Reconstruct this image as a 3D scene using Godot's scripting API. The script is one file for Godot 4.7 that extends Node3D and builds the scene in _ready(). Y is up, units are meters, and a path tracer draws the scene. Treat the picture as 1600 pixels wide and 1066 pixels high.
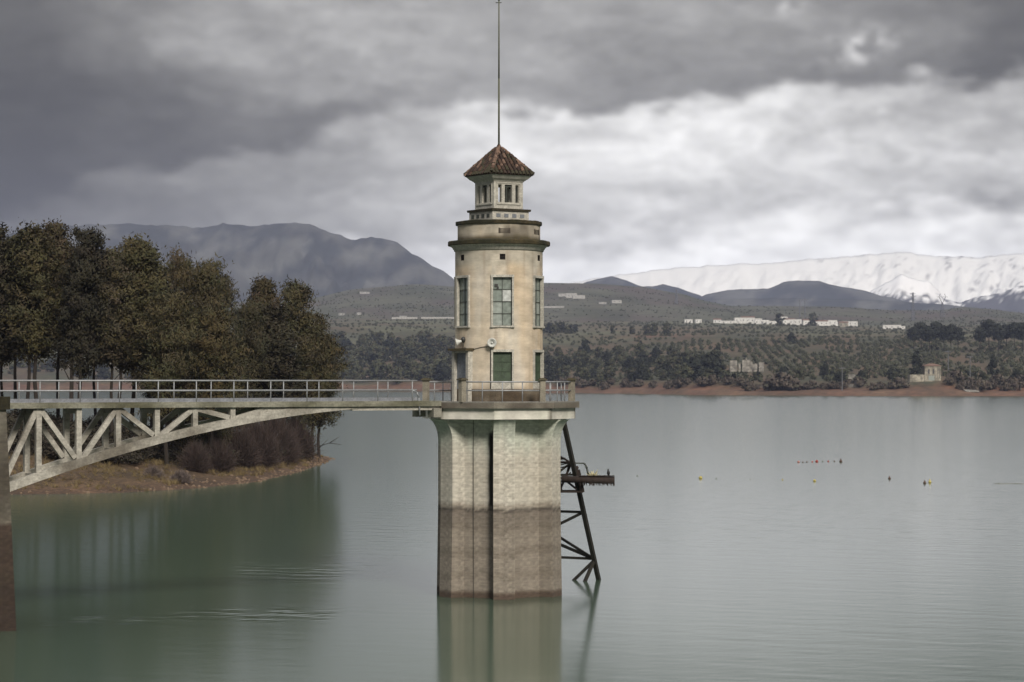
extends Node3D
# A water intake tower in a reservoir, its truss footbridge, a wooded point on the left, the far shore with olive groves, and mountains.
# Metres, y up, water level at y = 0. The camera stands 10.4 m above the water and looks along -z.

const F := 3777.0      # focal length in photograph pixels
const EYE := 10.4
const TX := -0.64      # tower axis
const TZ := -118.0
const HEX := 5.0       # the six buttresses stand at 5, 65, 125 ... degrees from the axis towards the camera
const BRIDGE := -60.0  # direction of the footbridge, seen from the tower

var rng := RandomNumberGenerator.new()
var noise := FastNoiseLite.new()
var M := {}
var used := {}


class Mb:
	var st := SurfaceTool.new()
	var col := Color.WHITE

	func _init(smooth := false) -> void:
		st.begin(Mesh.PRIMITIVE_TRIANGLES)
		st.set_smooth_group(0 if smooth else -1)

	func tri(a: Vector3, b: Vector3, c: Vector3) -> void:
		st.set_color(col)
		st.add_vertex(a)
		st.set_color(col)
		st.add_vertex(c)
		st.set_color(col)
		st.add_vertex(b)

	func quad(a: Vector3, b: Vector3, c: Vector3, d: Vector3) -> void:
		tri(a, b, c)
		tri(a, c, d)

	func tric(a: Vector3, b: Vector3, c: Vector3, ca: Color, cb: Color, cc: Color) -> void:
		st.set_color(ca)
		st.add_vertex(a)
		st.set_color(cc)
		st.add_vertex(c)
		st.set_color(cb)
		st.add_vertex(b)

	func quadc(a: Vector3, b: Vector3, c: Vector3, d: Vector3, ca: Color, cb: Color, cc: Color, cd: Color) -> void:
		tric(a, b, c, ca, cb, cc)
		tric(a, c, d, ca, cc, cd)

	func hexa(p: Array) -> void:  # p[0..3] the bottom ring, p[4..7] the top ring, both anticlockwise seen from above
		quad(p[3], p[2], p[1], p[0])
		quad(p[4], p[5], p[6], p[7])
		for i in 4:
			var j := (i + 1) % 4
			quad(p[i], p[j], p[j + 4], p[i + 4])

	func box(c: Vector3, s: Vector3, b := Basis.IDENTITY) -> void:
		var p := []
		for y in [-0.5, 0.5]:
			for q in [Vector2(-0.5, 0.5), Vector2(0.5, 0.5), Vector2(0.5, -0.5), Vector2(-0.5, -0.5)]:
				p.append(c + b * Vector3(q.x * s.x, y * s.y, q.y * s.z))
		hexa(p)

	func frustum(y0: float, a0: float, y1: float, a1: float) -> void:  # square, half sides a0 and a1, round the y axis
		var p := []
		for q in [[y0, a0], [y1, a1]]:
			for k in [Vector2(-1, 1), Vector2(1, 1), Vector2(1, -1), Vector2(-1, -1)]:
				p.append(Vector3(k.x * q[1], q[0], k.y * q[1]))
		hexa(p)

	func bar(a: Vector3, b: Vector3, w: float, h: float, side := Vector3.ZERO) -> void:
		var y := (b - a).normalized()
		var x := side if side != Vector3.ZERO else (Vector3.UP.cross(y) if absf(y.y) < 0.97 else Vector3.RIGHT)
		x = (x - y * x.dot(y)).normalized()
		box((a + b) * 0.5, Vector3(w, a.distance_to(b), h), Basis(x, y, x.cross(y)))

	func tube(a: Vector3, b: Vector3, r0: float, r1: float, n := 8, caps := true) -> void:
		var y := (b - a).normalized()
		var x := (Vector3.RIGHT if absf(y.y) > 0.9 else Vector3.UP).cross(y).normalized()
		var z := x.cross(y)
		for i in n:
			var t0 := TAU * i / n
			var t1 := TAU * (i + 1) / n
			var u0 := x * cos(t0) - z * sin(t0)
			var u1 := x * cos(t1) - z * sin(t1)
			quad(a + u0 * r0, a + u1 * r0, b + u1 * r1, b + u0 * r1)
			if caps:
				tri(a, a + u1 * r0, a + u0 * r0)
				tri(b, b + u0 * r1, b + u1 * r1)

	func lathe(profile: Array, n := 96, c := Vector3.ZERO, phase := 0.0) -> void:  # profile from low to high, [radius, y]
		for k in profile.size() - 1:
			for i in n:
				var t0 := TAU * i / n + phase
				var t1 := TAU * (i + 1) / n + phase
				var p: Array = profile[k]
				var q: Array = profile[k + 1]
				quad(c + Vector3(sin(t0) * p[0], p[1], cos(t0) * p[0]), c + Vector3(sin(t1) * p[0], p[1], cos(t1) * p[0]), c + Vector3(sin(t1) * q[0], q[1], cos(t1) * q[0]), c + Vector3(sin(t0) * q[0], q[1], cos(t0) * q[0]))

	func ball(c: Vector3, r: Vector3, n := 10, m := 6) -> void:
		var prof := []
		for k in m + 1:
			var a := -PI / 2 + PI * k / m
			prof.append([cos(a), sin(a)])
		for k in m:
			for i in n:
				var v := []
				for e in [[k, i], [k, i + 1], [k + 1, i + 1], [k + 1, i]]:
					var t: float = TAU * e[1] / n
					v.append(c + Vector3(sin(t) * prof[e[0]][0], prof[e[0]][1], cos(t) * prof[e[0]][0]) * r)
				quad(v[0], v[1], v[2], v[3])

	func done() -> ArrayMesh:
		st.generate_normals()
		st.index()
		return st.commit()


func numbered(called: String) -> String:
	if not used.has(called):
		used[called] = 0
		return called
	used[called] += 1
	return "%s_%03d" % [called, used[called]]


func part(called: String, mb, m: Material, parent: Node) -> MeshInstance3D:
	var o := MeshInstance3D.new()
	o.mesh = mb.done() if mb is Mb else mb
	o.material_override = m
	var n := 0
	o.name = called
	while parent.has_node(NodePath(o.name)):
		n += 1
		o.name = "%s_%03d" % [called, n]
	parent.add_child(o, true)
	return o


func thing(called: String, label: String, category: String, at := Vector3.ZERO, turn := 0.0, group := "") -> Node3D:
	var o := Node3D.new()
	o.name = numbered(called)
	add_child(o, true)
	o.position = at
	o.rotation.y = turn
	tag(o, label, category, group)
	return o


func tag(o: Node, label: String, category := "", group := "", kind := "") -> void:
	o.set_meta("label", label)
	if category:
		o.set_meta("category", category)
	if group:
		o.set_meta("group", group)
	if kind:
		o.set_meta("kind", kind)


func single(called: String, mb, m: Material, label: String, category: String, at := Vector3.ZERO, group := "") -> MeshInstance3D:
	var o := part(numbered(called), mb, m, self)
	o.position = at
	tag(o, label, category, group)
	return o


func struct(called: String, mb, m: Material, label: String) -> MeshInstance3D:
	var o := part(numbered(called), mb, m, self)
	tag(o, label, "", "", "structure")
	return o


func copy_of(o: Node3D, called: String, at: Vector3, turn: float, size: Vector3, label: String, category: String, group := "") -> Node3D:
	var c: Node3D = o.duplicate()
	c.name = numbered(called)
	add_child(c, true)
	c.position = at
	c.rotation = Vector3(0, turn, 0)
	c.scale = size
	tag(c, label, category, group)
	return c


func at(px: float, py: float, z: float) -> Vector3:  # what the survey of the photograph gives at distance z
	return Vector3((px - 800.0) / F * z, EYE + (595.0 - py) / F * z, -z)


func dir(deg: float) -> Vector3:  # degrees from towards the camera, turning to the right
	return Vector3(sin(deg_to_rad(deg)), 0, cos(deg_to_rad(deg)))


func along(keys: Array, x: float) -> float:  # a line through [x, y] pairs
	if x <= keys[0][0]:
		return keys[0][1]
	for i in keys.size() - 1:
		if x <= keys[i + 1][0]:
			var t: float = (x - keys[i][0]) / (keys[i + 1][0] - keys[i][0])
			t = lerpf(t, t * t * (3.0 - 2.0 * t), 0.5)
			return lerpf(keys[i][1], keys[i + 1][1], t)
	return keys[-1][1]


func n2(x: float, y: float) -> float:
	return noise.get_noise_2d(x, y)


func mottle(seed_: int, freq: float, low: float, high := 1.0, size := 256, octaves := 4) -> NoiseTexture2D:
	var n := FastNoiseLite.new()
	n.seed = seed_
	n.frequency = freq
	n.fractal_octaves = octaves
	var g := Gradient.new()
	g.set_color(0, Color(low, low, low))
	g.set_color(1, Color(high, high, high))
	var t := NoiseTexture2D.new()
	t.width = size
	t.height = size
	t.seamless = true
	t.noise = n
	t.color_ramp = g
	return t


func material(called: String, c: Color, rough := 0.9, fine = null, fine_scale := 1.0, coarse = null, coarse_scale := 0.2, bump := 0.0, vertex := false) -> StandardMaterial3D:
	var m := StandardMaterial3D.new()
	m.resource_name = called
	m.albedo_color = c.linear_to_srgb()   # colours are given as real-world linear values
	m.roughness = rough
	m.vertex_color_use_as_albedo = vertex
	m.uv1_triplanar = true
	m.uv1_world_triplanar = true
	m.uv1_scale = Vector3.ONE * fine_scale
	if fine:
		m.albedo_texture = fine
		if bump > 0.0:
			m.heightmap_enabled = true
			m.heightmap_texture = fine
			m.heightmap_scale = bump
	if coarse:
		m.detail_enabled = true
		m.detail_albedo = coarse
		m.detail_blend_mode = BaseMaterial3D.BLEND_MODE_MUL
		m.detail_uv_layer = BaseMaterial3D.DETAIL_UV_2
		m.uv2_triplanar = true
		m.uv2_world_triplanar = true
		m.uv2_scale = Vector3.ONE * coarse_scale
	M[called] = m
	return m


# ---------------------------------------------------------------- sky

const DECK_Y := [0, 60, 120, 180, 240, 300]
const DECK := [
	[84, 110, 144, 144, 140, 136, 138, 114, 86],
	[76, 100, 142, 152, 142, 128, 126, 110, 82],
	[70, 86, 124, 142, 148, 121, 115, 110, 84],
	[66, 78, 98, 120, 132, 117, 115, 110, 88],
	[64, 74, 88, 106, 124, 116, 114, 110, 92],
	[66, 76, 90, 108, 126, 120, 116, 112, 96]]
const LOW_Y := [100, 180, 240, 300, 360, 420, 500]
const LOW := [
	[80, 96, 118, 156, 196, 204, 196, 168, 146],
	[80, 96, 118, 158, 198, 208, 200, 176, 164],
	[78, 94, 122, 160, 206, 210, 202, 192, 182],
	[84, 106, 130, 158, 182, 188, 190, 176, 160],
	[90, 104, 128, 156, 180, 186, 222, 230, 208],
	[112, 128, 158, 212, 228, 234, 246, 248, 244],
	[150, 165, 190, 215, 226, 230, 236, 238, 232]]


func lookup(rows: Array, ys: Array, x: float, y: float) -> float:
	var fx := clampf(x / 200.0, 0.0, 7.999)
	var i := int(fx)
	var tx := fx - i
	var k := 0
	while k < ys.size() - 2 and y > ys[k + 1]:
		k += 1
	var ty: float = clampf((y - ys[k]) / float(ys[k + 1] - ys[k]), 0.0, 1.0)
	ty = ty * ty * (3.0 - 2.0 * ty)
	tx = tx * tx * (3.0 - 2.0 * tx)
	return lerpf(lerpf(rows[k][i], rows[k][i + 1], tx), lerpf(rows[k + 1][i], rows[k + 1][i + 1], tx), ty)


func sky_value(az: float, el: float) -> Vector3:  # az, el in radians; az 0 is straight ahead, to the right positive. sRGB in 0..255
	var px := 800.0 + F * tan(clampf(az, -1.2, 1.2))
	var py := 595.0 - F * tan(clampf(el, -0.2, 1.2)) / maxf(cos(az), 0.36)
	# billows bend the layers of cloud
	var wx := n2(px * 0.5 + 900.0, py * 1.3) * 120.0 + n2(px * 2.4, py * 5.0 + 300.0) * 40.0
	var wy := n2(px * 0.45 - 400.0, py * 1.2 + 700.0) * 46.0 + n2(px * 1.5 + 40.0, py * 3.8) * 22.0 + n2(px * 4.2, py * 9.0 + 99.0) * 13.0
	var x := px + wx
	var y := py + wy
	# outside the view the same cloud goes on, lighter and darker by chance; an overcast sky is brighter the higher one looks
	var inside := smoothstep(0.36, 0.24, absf(az)) * smoothstep(0.30, 0.17, el)
	var v := 0.0
	if inside > 0.0:
		# a heavy deck above, lit cloud below it, and the ragged lower edge of the deck between them
		var edge := along([[-300, 345], [0, 325], [250, 262], [420, 218], [650, 182], [870, 156], [1100, 148], [1260, 132], [1420, 122], [1600, 106], [1900, 96]], px)
		var under := smoothstep(-15.0, 17.0, y - edge)
		v = lerpf(lookup(DECK, DECK_Y, x, y), lookup(LOW, LOW_Y, x, y), under)
		# a darker bar of cloud at the right
		v -= 34.0 * exp(-pow((x - 1530.0) / 95.0, 2.0) - pow((y - 316.0) / 13.0, 2.0))
	var d := Vector3(sin(az) * cos(el), sin(el) * 1.6, -cos(az) * cos(el)) * 130.0
	var out := 84.0 + 142.0 * smoothstep(0.26, 1.0, el) + noise.get_noise_3d(d.x, d.y, d.z) * 70.0 + noise.get_noise_3d(d.x * 3.0, d.y * 3.0, d.z * 3.0) * 26.0
	out = minf(out, 236.0)
	v = lerpf(out, v, inside)
	var billow := n2(px * 1.1 + 50.0, py * 3.0 + 10.0) * 15.0 + n2(px * 3.0 + wx * 2.0, py * 8.0 + wy * 3.0) * 10.0 + n2(px * 8.0 + 7.0, py * 17.0 + wy * 6.0) * 6.0
	# puffs with creases between them where the cloud is lit
	var puff := 0.26 - absf(n2(px * 0.9 + wx * 1.0, py * 2.5 + wy * 1.5 + 500.0)) * 1.3 + 0.35 * (0.2 - absf(n2(px * 2.6 + wx, py * 6.0 + 900.0)))
	v += puff * 30.0 * smoothstep(110.0, 190.0, v)
	v = clampf(v + billow * clampf((v - 30.0) / 110.0, 0.45, 1.1), 50.0, 246.0)
	if inside > 0.0:  # small bright breaks in the deck
		for b in [[1335.0, 70.0, 46.0, 30.0, 60.0], [1410.0, 172.0, 22.0, 12.0, 30.0], [1240.0, 2.0, 40.0, 10.0, 34.0]]:
			var q: float = pow((px + wx * 0.35 - b[0]) / b[2], 2.0) + pow((py + wy * 0.5 - b[1]) / b[3], 2.0)
			v += b[4] * exp(-q) * clampf(0.5 + n2(px * 6.0, py * 7.0) * 1.6, 0.0, 1.4)
	var cool := clampf((190.0 - v) / 130.0, 0.0, 1.0)
	return Vector3(v + 1.0, v, v * (1.0 - 0.012 * cool) - 1.5)


func make_sky() -> Image:
	var w := 4096
	var h := 2048
	var small := Image.create(512, 256, false, Image.FORMAT_RGB8)
	for j in 256:
		var el := (0.5 - (j + 0.5) / 256.0) * PI
		for i in 512:
			var az := wrapf((i + 0.5) / 512.0 * TAU, -PI, PI)   # the left edge of the panorama is straight ahead
			var c := sky_value(az, maxf(el, -0.02))
			small.set_pixel(i, j, Color8(int(clampf(c.x, 0, 255)), int(clampf(c.y, 0, 255)), int(clampf(c.z, 0, 255))))
	small.resize(w, h, Image.INTERPOLATE_CUBIC)
	for j in range(880, 1032):
		var el := (0.5 - (j + 0.5) / h) * PI
		for i in range(-240, 240):
			var az := (i + 0.5) / w * TAU
			var c := sky_value(az, maxf(el, -0.02))
			small.set_pixel(posmod(i, w), j, Color8(int(clampf(c.x, 0, 255)), int(clampf(c.y, 0, 255)), int(clampf(c.z, 0, 255))))
	return small


func _ready() -> void:
	rng.seed = 41
	noise.seed = 12
	noise.frequency = 0.004
	noise.fractal_octaves = 4

	# camera
	var cam := Camera3D.new()
	cam.name = "camera"
	cam.keep_aspect = Camera3D.KEEP_HEIGHT
	cam.position = Vector3(0, EYE, 0)
	cam.rotation.x = atan((595.0 - 533.0) / F)
	cam.near = 1.0
	cam.far = 60000.0
	var lens := CameraAttributesPhysical.new()
	lens.frustum_focal_length = 24.0 / 2.0 / (533.0 / F)   # of a 24 mm high frame: 85 mm
	lens.exposure_aperture = 2.2
	lens.frustum_focus_distance = 116.0
	lens.frustum_near = 1.0
	lens.frustum_far = 60000.0
	cam.attributes = lens
	cam.fov = rad_to_deg(2.0 * atan(533.0 / F))
	add_child(cam)

	# sky, sun, air
	var pano := PanoramaSkyMaterial.new()
	pano.panorama = ImageTexture.create_from_image(make_sky())
	pano.energy_multiplier = 0.70
	var sky := Sky.new()
	sky.sky_material = pano
	var env := Environment.new()
	env.background_mode = Environment.BG_SKY
	env.sky = sky
	env.tonemap_mode = Environment.TONE_MAPPER_LINEAR
	env.tonemap_exposure = 2.2
	env.sdfgi_enabled = true
	env.ssao_enabled = true
	env.ssil_enabled = true
	env.fog_enabled = true
	env.fog_density = 0.00004
	env.fog_light_color = Color(0.775, 0.82, 0.975)
	var we := WorldEnvironment.new()
	we.name = "air"
	we.environment = env
	add_child(we)
	var sun := DirectionalLight3D.new()
	sun.name = "sun"
	sun.light_energy = 0.5
	sun.light_color = Color(1.0, 0.965, 0.91)
	sun.light_angular_distance = 14.0
	sun.rotation_degrees = Vector3(-34, 20, 0)
	sun.shadow_enabled = true
	add_child(sun)

	make_materials()
	water()
	far_land()
	mountains()
	point_of_land()
	tower()
	bridge()
	steel_frame()
	far_trees()
	far_buildings()
	near_trees()
	buoys()


func make_materials() -> void:
	var fine := mottle(3, 0.03, 0.72)
	var grain := mottle(5, 0.09, 0.62)
	var coarse := mottle(7, 0.012, 0.55, 1.0)
	var soft := mottle(8, 0.01, 0.78, 1.0)
	var brick := brick_image(0.93)
	var brick_deep := brick_image(0.86)
	material("render", Color(1, 1, 1), 0.92, brick, 0.55, soft, 0.45, 0.12, true)
	material("masonry", Color(1, 1, 1), 0.95, brick_deep, 0.5, soft, 1.4, 0.3, true)
	material("white_paint", Color(0.60, 0.57, 0.49), 0.8, fine, 0.7, soft, 0.6)
	material("trim", Color(0.74, 0.71, 0.63), 0.8, fine, 1.1, soft, 0.9)
	material("moss", Color(1, 1, 1), 0.97, grain, 1.2, coarse, 1.4, 2.5, true)
	material("concrete", Color(1, 1, 1), 0.93, grain, 0.8, soft, 0.55, 0.8, true)
	material("bridge_paint", Color(1, 1, 1), 0.85, fine, 1.0, soft, 0.9, 0.5, true)
	material("galvanised", Color(0.50, 0.52, 0.55), 0.5, fine, 2.0, soft, 1.0)
	M.galvanised.metallic = 0.25
	material("toe_plate", Color(0.33, 0.345, 0.39), 0.6, fine, 1.2, soft, 0.7)
	material("dark_opening", Color(0.05, 0.05, 0.048), 0.9)
	material("green_shutter", Color(0.075, 0.118, 0.070), 0.6, fine, 1.5, soft, 0.9)
	material("blue_door", Color(0.27, 0.30, 0.35), 0.55, fine, 1.0, soft, 0.8)
	material("pane_grey", Color(0.27, 0.31, 0.285), 0.22, soft, 1.2)
	material("pane_pale", Color(0.36, 0.40, 0.375), 0.3, soft, 1.2)
	material("pane_dark", Color(0.13, 0.165, 0.155), 0.15, soft, 1.2)
	material("pane_white", Color(0.58, 0.61, 0.60), 0.5, soft, 1.2)
	material("iron", Color(0.065, 0.075, 0.065), 0.6, fine, 2.0)
	material("rust_steel", Color(0.052, 0.047, 0.036), 0.85, grain, 1.3, coarse, 0.9)
	material("rust_brown", Color(0.075, 0.05, 0.042), 0.9, grain, 1.5, coarse, 1.1, 1.0)
	material("pole", Color(0.12, 0.125, 0.075), 0.7, fine, 1.2)
	material("louvre", Color(0.22, 0.24, 0.27), 0.7, fine, 2.0)
	material("vent_brown", Color(0.15, 0.125, 0.105), 0.85, fine, 2.0)
	material("white_plastic", Color(0.66, 0.67, 0.64), 0.45, soft, 2.0)
	material("black_plastic", Color(0.03, 0.03, 0.03), 0.5)
	material("bird", Color(0.012, 0.012, 0.014), 0.6)
	for t in [["tile_dark", Color(0.075, 0.042, 0.03)], ["tile_brown", Color(0.115, 0.066, 0.045)], ["tile_pink", Color(0.40, 0.25, 0.18)], ["tile_lichen", Color(0.10, 0.085, 0.045)], ["tile_orange", Color(0.20, 0.108, 0.068)]]:
		material(t[0], t[1], 0.92, grain, 2.0, coarse, 2.2, 0.6)
	material("land", Color(1, 1, 1), 0.97, mottle(21, 0.05, 0.5), 0.12, mottle(22, 0.02, 0.6), 0.03, 8.0, true)
	material("far_ground", Color(1, 1, 1), 0.98, mottle(23, 0.06, 0.62), 0.008, mottle(24, 0.03, 0.7), 0.0017, 0.0, true)
	material("mountain", Color(1, 1, 1), 1.0, mottle(25, 0.02, 0.7), 0.0005, mottle(26, 0.05, 0.85), 0.002, 0.0, true)
	material("snow", Color(1, 1, 1), 0.9, null, 1.0, null, 1.0, 0.0, true)
	material("bark", Color(0.045, 0.036, 0.030), 0.95, grain, 0.8)
	material("twigs", Color(1, 1, 1), 0.95, null, 1.0, null, 1.0, 0.0, true)
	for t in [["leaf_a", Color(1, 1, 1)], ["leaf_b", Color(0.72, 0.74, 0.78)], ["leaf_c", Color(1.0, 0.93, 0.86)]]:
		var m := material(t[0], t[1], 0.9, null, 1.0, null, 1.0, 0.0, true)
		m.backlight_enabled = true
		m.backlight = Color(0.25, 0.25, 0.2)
	material("far_white", Color(0.80, 0.79, 0.77), 0.9, soft, 0.1)
	material("far_pale", Color(0.50, 0.49, 0.47), 0.9, soft, 0.1)
	material("far_cream", Color(0.66, 0.61, 0.50), 0.9, fine, 0.15, coarse, 0.06)
	material("far_ruin", Color(0.52, 0.49, 0.44), 0.9, fine, 0.15, coarse, 0.08)
	material("far_roof", Color(0.21, 0.13, 0.10), 0.95, fine, 0.2)
	material("far_window", Color(0.05, 0.05, 0.055), 0.5)
	material("pylon", Color(0.12, 0.125, 0.14), 0.7)
	for t in [["buoy_yellow", Color(0.50, 0.42, 0.12)], ["buoy_red", Color(0.36, 0.05, 0.04)], ["buoy_dark", Color(0.10, 0.055, 0.04)], ["buoy_pink", Color(0.50, 0.22, 0.20)], ["buoy_green", Color(0.12, 0.14, 0.09)], ["buoy_white", Color(0.6, 0.6, 0.55)], ["rope", Color(0.16, 0.14, 0.08)]]:
		material(t[0], t[1], 0.5, soft, 3.0)


func brick_image(low: float) -> ImageTexture:  # thin courses of slips: grain and joint, 2 m a side
	var s := 512
	var im := Image.create(s, s, false, Image.FORMAT_RGB8)
	var r := RandomNumberGenerator.new()
	r.seed = 9
	var rows := 32
	var cols := 8
	for j in rows:
		for i in range(-1, cols):
			var v := lerpf(low, 1.0, pow(r.randf(), 0.6))
			var x0 := int((i + (0.5 if j % 2 else 0.0)) * s / cols)
			im.fill_rect(Rect2i(x0, j * s / rows, s / cols, s / rows), Color(v, v * 0.99, v * 0.975))
			if i == -1 and j % 2:
				im.fill_rect(Rect2i(s - s / cols / 2, j * s / rows, s / cols, s / rows), Color(v, v * 0.99, v * 0.975))
	return ImageTexture.create_from_image(im)


# ---------------------------------------------------------------- water

func wave_tile(n: int, tile: float) -> PackedFloat32Array:
	var r := RandomNumberGenerator.new()
	r.seed = 77
	var kx := PackedInt32Array()
	var ky := PackedInt32Array()
	var am := PackedFloat32Array()
	var ph := PackedFloat32Array()
	var total := 0.0
	for i in 26:
		var wavelength := 0.42 * pow(9.0, r.randf())
		var k := tile / wavelength
		var a := deg_to_rad(78.0 + r.randfn(0.0, 34.0))
		kx.append(int(round(k * cos(a))))
		ky.append(int(round(k * sin(a))))
		am.append(pow(wavelength, 0.9))
		ph.append(r.randf() * TAU)
		total += am[i] * am[i]
	for i in 26:
		am[i] /= sqrt(total) * 2.6
	var table := PackedFloat32Array()
	for i in n:
		table.append(sin(TAU * i / n))
	var out := PackedFloat32Array()
	out.resize(n * n)
	for w in 26:
		var p0 := int(ph[w] / TAU * n)
		var a := am[w]
		var dx := kx[w]
		for j in n:
			var p := p0 + ky[w] * j
			var row := j * n
			for i in n:
				out[row + i] += a * table[(p + dx * i) & (n - 1)]
	return out


func water() -> void:
	var n := 512
	var tile := 24.0
	var h := wave_tile(n, tile)
	var far_im := Image.create_from_data(n, n, false, Image.FORMAT_RF, h.to_byte_array())
	# the water round the tower: 96 m square, calm in the lee of the point, ruffled in a few patches
	var big := PackedFloat32Array()
	big.resize(2048 * 2048)
	var calm := PackedFloat32Array()
	for j in 129:
		for i in 129:
			var x := -48.0 + i * 0.75
			var z := 72.0 + j * 0.75
			var px := 800.0 + x / z * F
			var py := 595.0 + EYE / z * F
			var edge := maxf(smoothstep(40.0, 48.0, absf(x)), maxf(smoothstep(125.0, 168.0, z), smoothstep(79.0, 72.0, z)))
			var a := 0.20 + 0.25 * smoothstep(900.0, 1300.0, px) + 0.08 * n2(x * 9.0, z * 5.0)
			# two ruffled patches that reflect the sky between the reflections of the trees
			a += 4.6 * exp(-pow((px - 440.0) / 105.0, 2.0) - pow((py - 893.0 - 4.0 * n2(px * 2.0, 5.0)) / 13.0, 2.0)) * (0.7 + n2(x * 30.0, z * 14.0))
			var mid := 968.0 - 0.034 * (px - 230.0) + 14.0 * n2(px * 2.5, 40.0)
			a += 4.4 * smoothstep(40.0, 130.0, px) * smoothstep(640.0, 480.0, px) * exp(-pow((py - mid) / 6.0, 2.0)) * clampf(0.7 + 1.8 * n2(px * 5.0, 90.0), 0.1, 1.4)
			calm.append(lerpf(clampf(a, 0.08, 7.0), 1.0, edge))
	for j in 2048:
		var cj := j / 16
		var row := j * 2048
		var hrow := (j & 511) * 512
		var tj := (j & 15) / 16.0
		for ci in 128:
			var a00 := calm[cj * 129 + ci]
			var a01 := calm[cj * 129 + ci + 1]
			var a10 := calm[(cj + 1) * 129 + ci]
			var a11 := calm[(cj + 1) * 129 + ci + 1]
			var l := lerpf(a00, a10, tj)
			var dl := (lerpf(a01, a11, tj) - l) / 16.0
			var i0 := ci * 16
			for i in 16:
				big[row + i0 + i] = h[hrow + ((i0 + i) & 511)] * (l + dl * i)
	var near_im := Image.create_from_data(2048, 2048, false, Image.FORMAT_RF, big.to_byte_array())
	var mats := []
	for im in [far_im, near_im]:
		var m := StandardMaterial3D.new()
		m.resource_name = "lake_water"
		m.albedo_color = Color(0.054, 0.085, 0.060).linear_to_srgb()
		m.roughness = 0.13
		m.metallic_specular = 0.36
		m.heightmap_enabled = true
		m.heightmap_texture = ImageTexture.create_from_image(im)
		m.heightmap_scale = 0.8
		mats.append(m)
	# one sheet: the ruffled square and four strips round it, edge to edge
	var mesh := ArrayMesh.new()
	var rects := [[-48.0, 48.0, 72.0, 168.0]]
	var outer := [[-6000.0, 6000.0, -240.0, 72.0], [-6000.0, 6000.0, 168.0, 3000.0], [-6000.0, -48.0, 72.0, 168.0], [48.0, 6000.0, 72.0, 168.0]]
	for s in 2:
		var st := SurfaceTool.new()
		st.begin(Mesh.PRIMITIVE_TRIANGLES)
		for r in (outer if s == 0 else rects):
			var c := [Vector2(r[0], r[2]), Vector2(r[0], r[3]), Vector2(r[1], r[3]), Vector2(r[1], r[2])]
			for k in [0, 1, 2, 0, 2, 3]:
				var p: Vector2 = c[k]
				st.set_normal(Vector3.UP)
				st.set_uv(Vector2(p.x / tile, (p.y - 72.0) / tile) if s == 0 else Vector2((p.x + 48.0) / 96.0, (p.y - 72.0) / 96.0))
				st.add_vertex(Vector3(p.x, 0, -p.y))
		st.commit(mesh)
	var o := MeshInstance3D.new()
	o.mesh = mesh
	o.name = "water"
	o.set_surface_override_material(0, mats[0])
	o.set_surface_override_material(1, mats[1])
	add_child(o)
	tag(o, "green grey water of the reservoir under a clouded sky", "", "", "structure")


# ---------------------------------------------------------------- far land

const SHORE := [[-600, 2500], [300, 2550], [560, 2450], [720, 2350], [860, 2020], [1000, 1930], [1090, 1760], [1200, 1700], [1450, 1640], [1700, 1640], [2400, 1700]]
const CREST := [[-600, 470], [100, 474], [300, 474], [480, 466], [560, 450], [650, 443], [715, 447], [780, 447], [850, 441], [930, 442], [1000, 447], [1060, 457], [1110, 471], [1140, 477], [1300, 478], [1400, 484], [1470, 484], [1505, 479], [1545, 482], [1600, 489], [1800, 486], [2400, 480]]


func ground_y(px: float, z: float) -> float:  # height of the far land
	var zs := along(SHORE, px)
	var d := z - zs
	if d < 0.0:
		return maxf(-3.0, d * 0.05)
	var bank := 3.5 + 2.5 * n2(px * 1.5, 3.0)
	var y0 := bank * smoothstep(0.0, 26.0, d) + (3.5 + n2(px * 2.0, 60.0) * 3.0) * smoothstep(42.0, 60.0, d)
	var zg := zs + 1150.0                       # top of the groves
	var yg := EYE + (595.0 - along([[300, 512], [560, 511], [700, 514], [800, 522], [860, 525], [1100, 527], [1350, 531], [1600, 533]], px)) / F * zg
	var zp := 4500.0                            # far edge of the plain
	var yp := EYE + (595.0 - along([[300, 503], [560, 499], [700, 498], [900, 503], [1150, 503], [1400, 510], [1600, 506]], px)) / F * zp
	var zc := 6000.0                            # crest of the hills behind it
	var yc := EYE + (595.0 - along(CREST, px)) / F * zc
	var bump := n2(px * 0.9, z * 0.2) * 0.0042 * d * smoothstep(1500.0, 400.0, d)
	if z < zg:
		var t := (d - 26.0) / (zg - zs - 26.0)
		return y0 + (yg - 7.0) * clampf(t, 0.0, 1.0) * (0.75 + 0.25 * clampf(t, 0.0, 1.0)) + bump
	if z < zp:
		return lerpf(yg, yp, (z - zg) / (zp - zg))
	if z < zc:
		var t := (z - zp) / (zc - zp)
		return lerpf(yp, yc, sin(t * PI / 2.0) * 0.55 + t * t * 0.45)
	return maxf(yc - (z - zc) * 0.12, 60.0)


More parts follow.
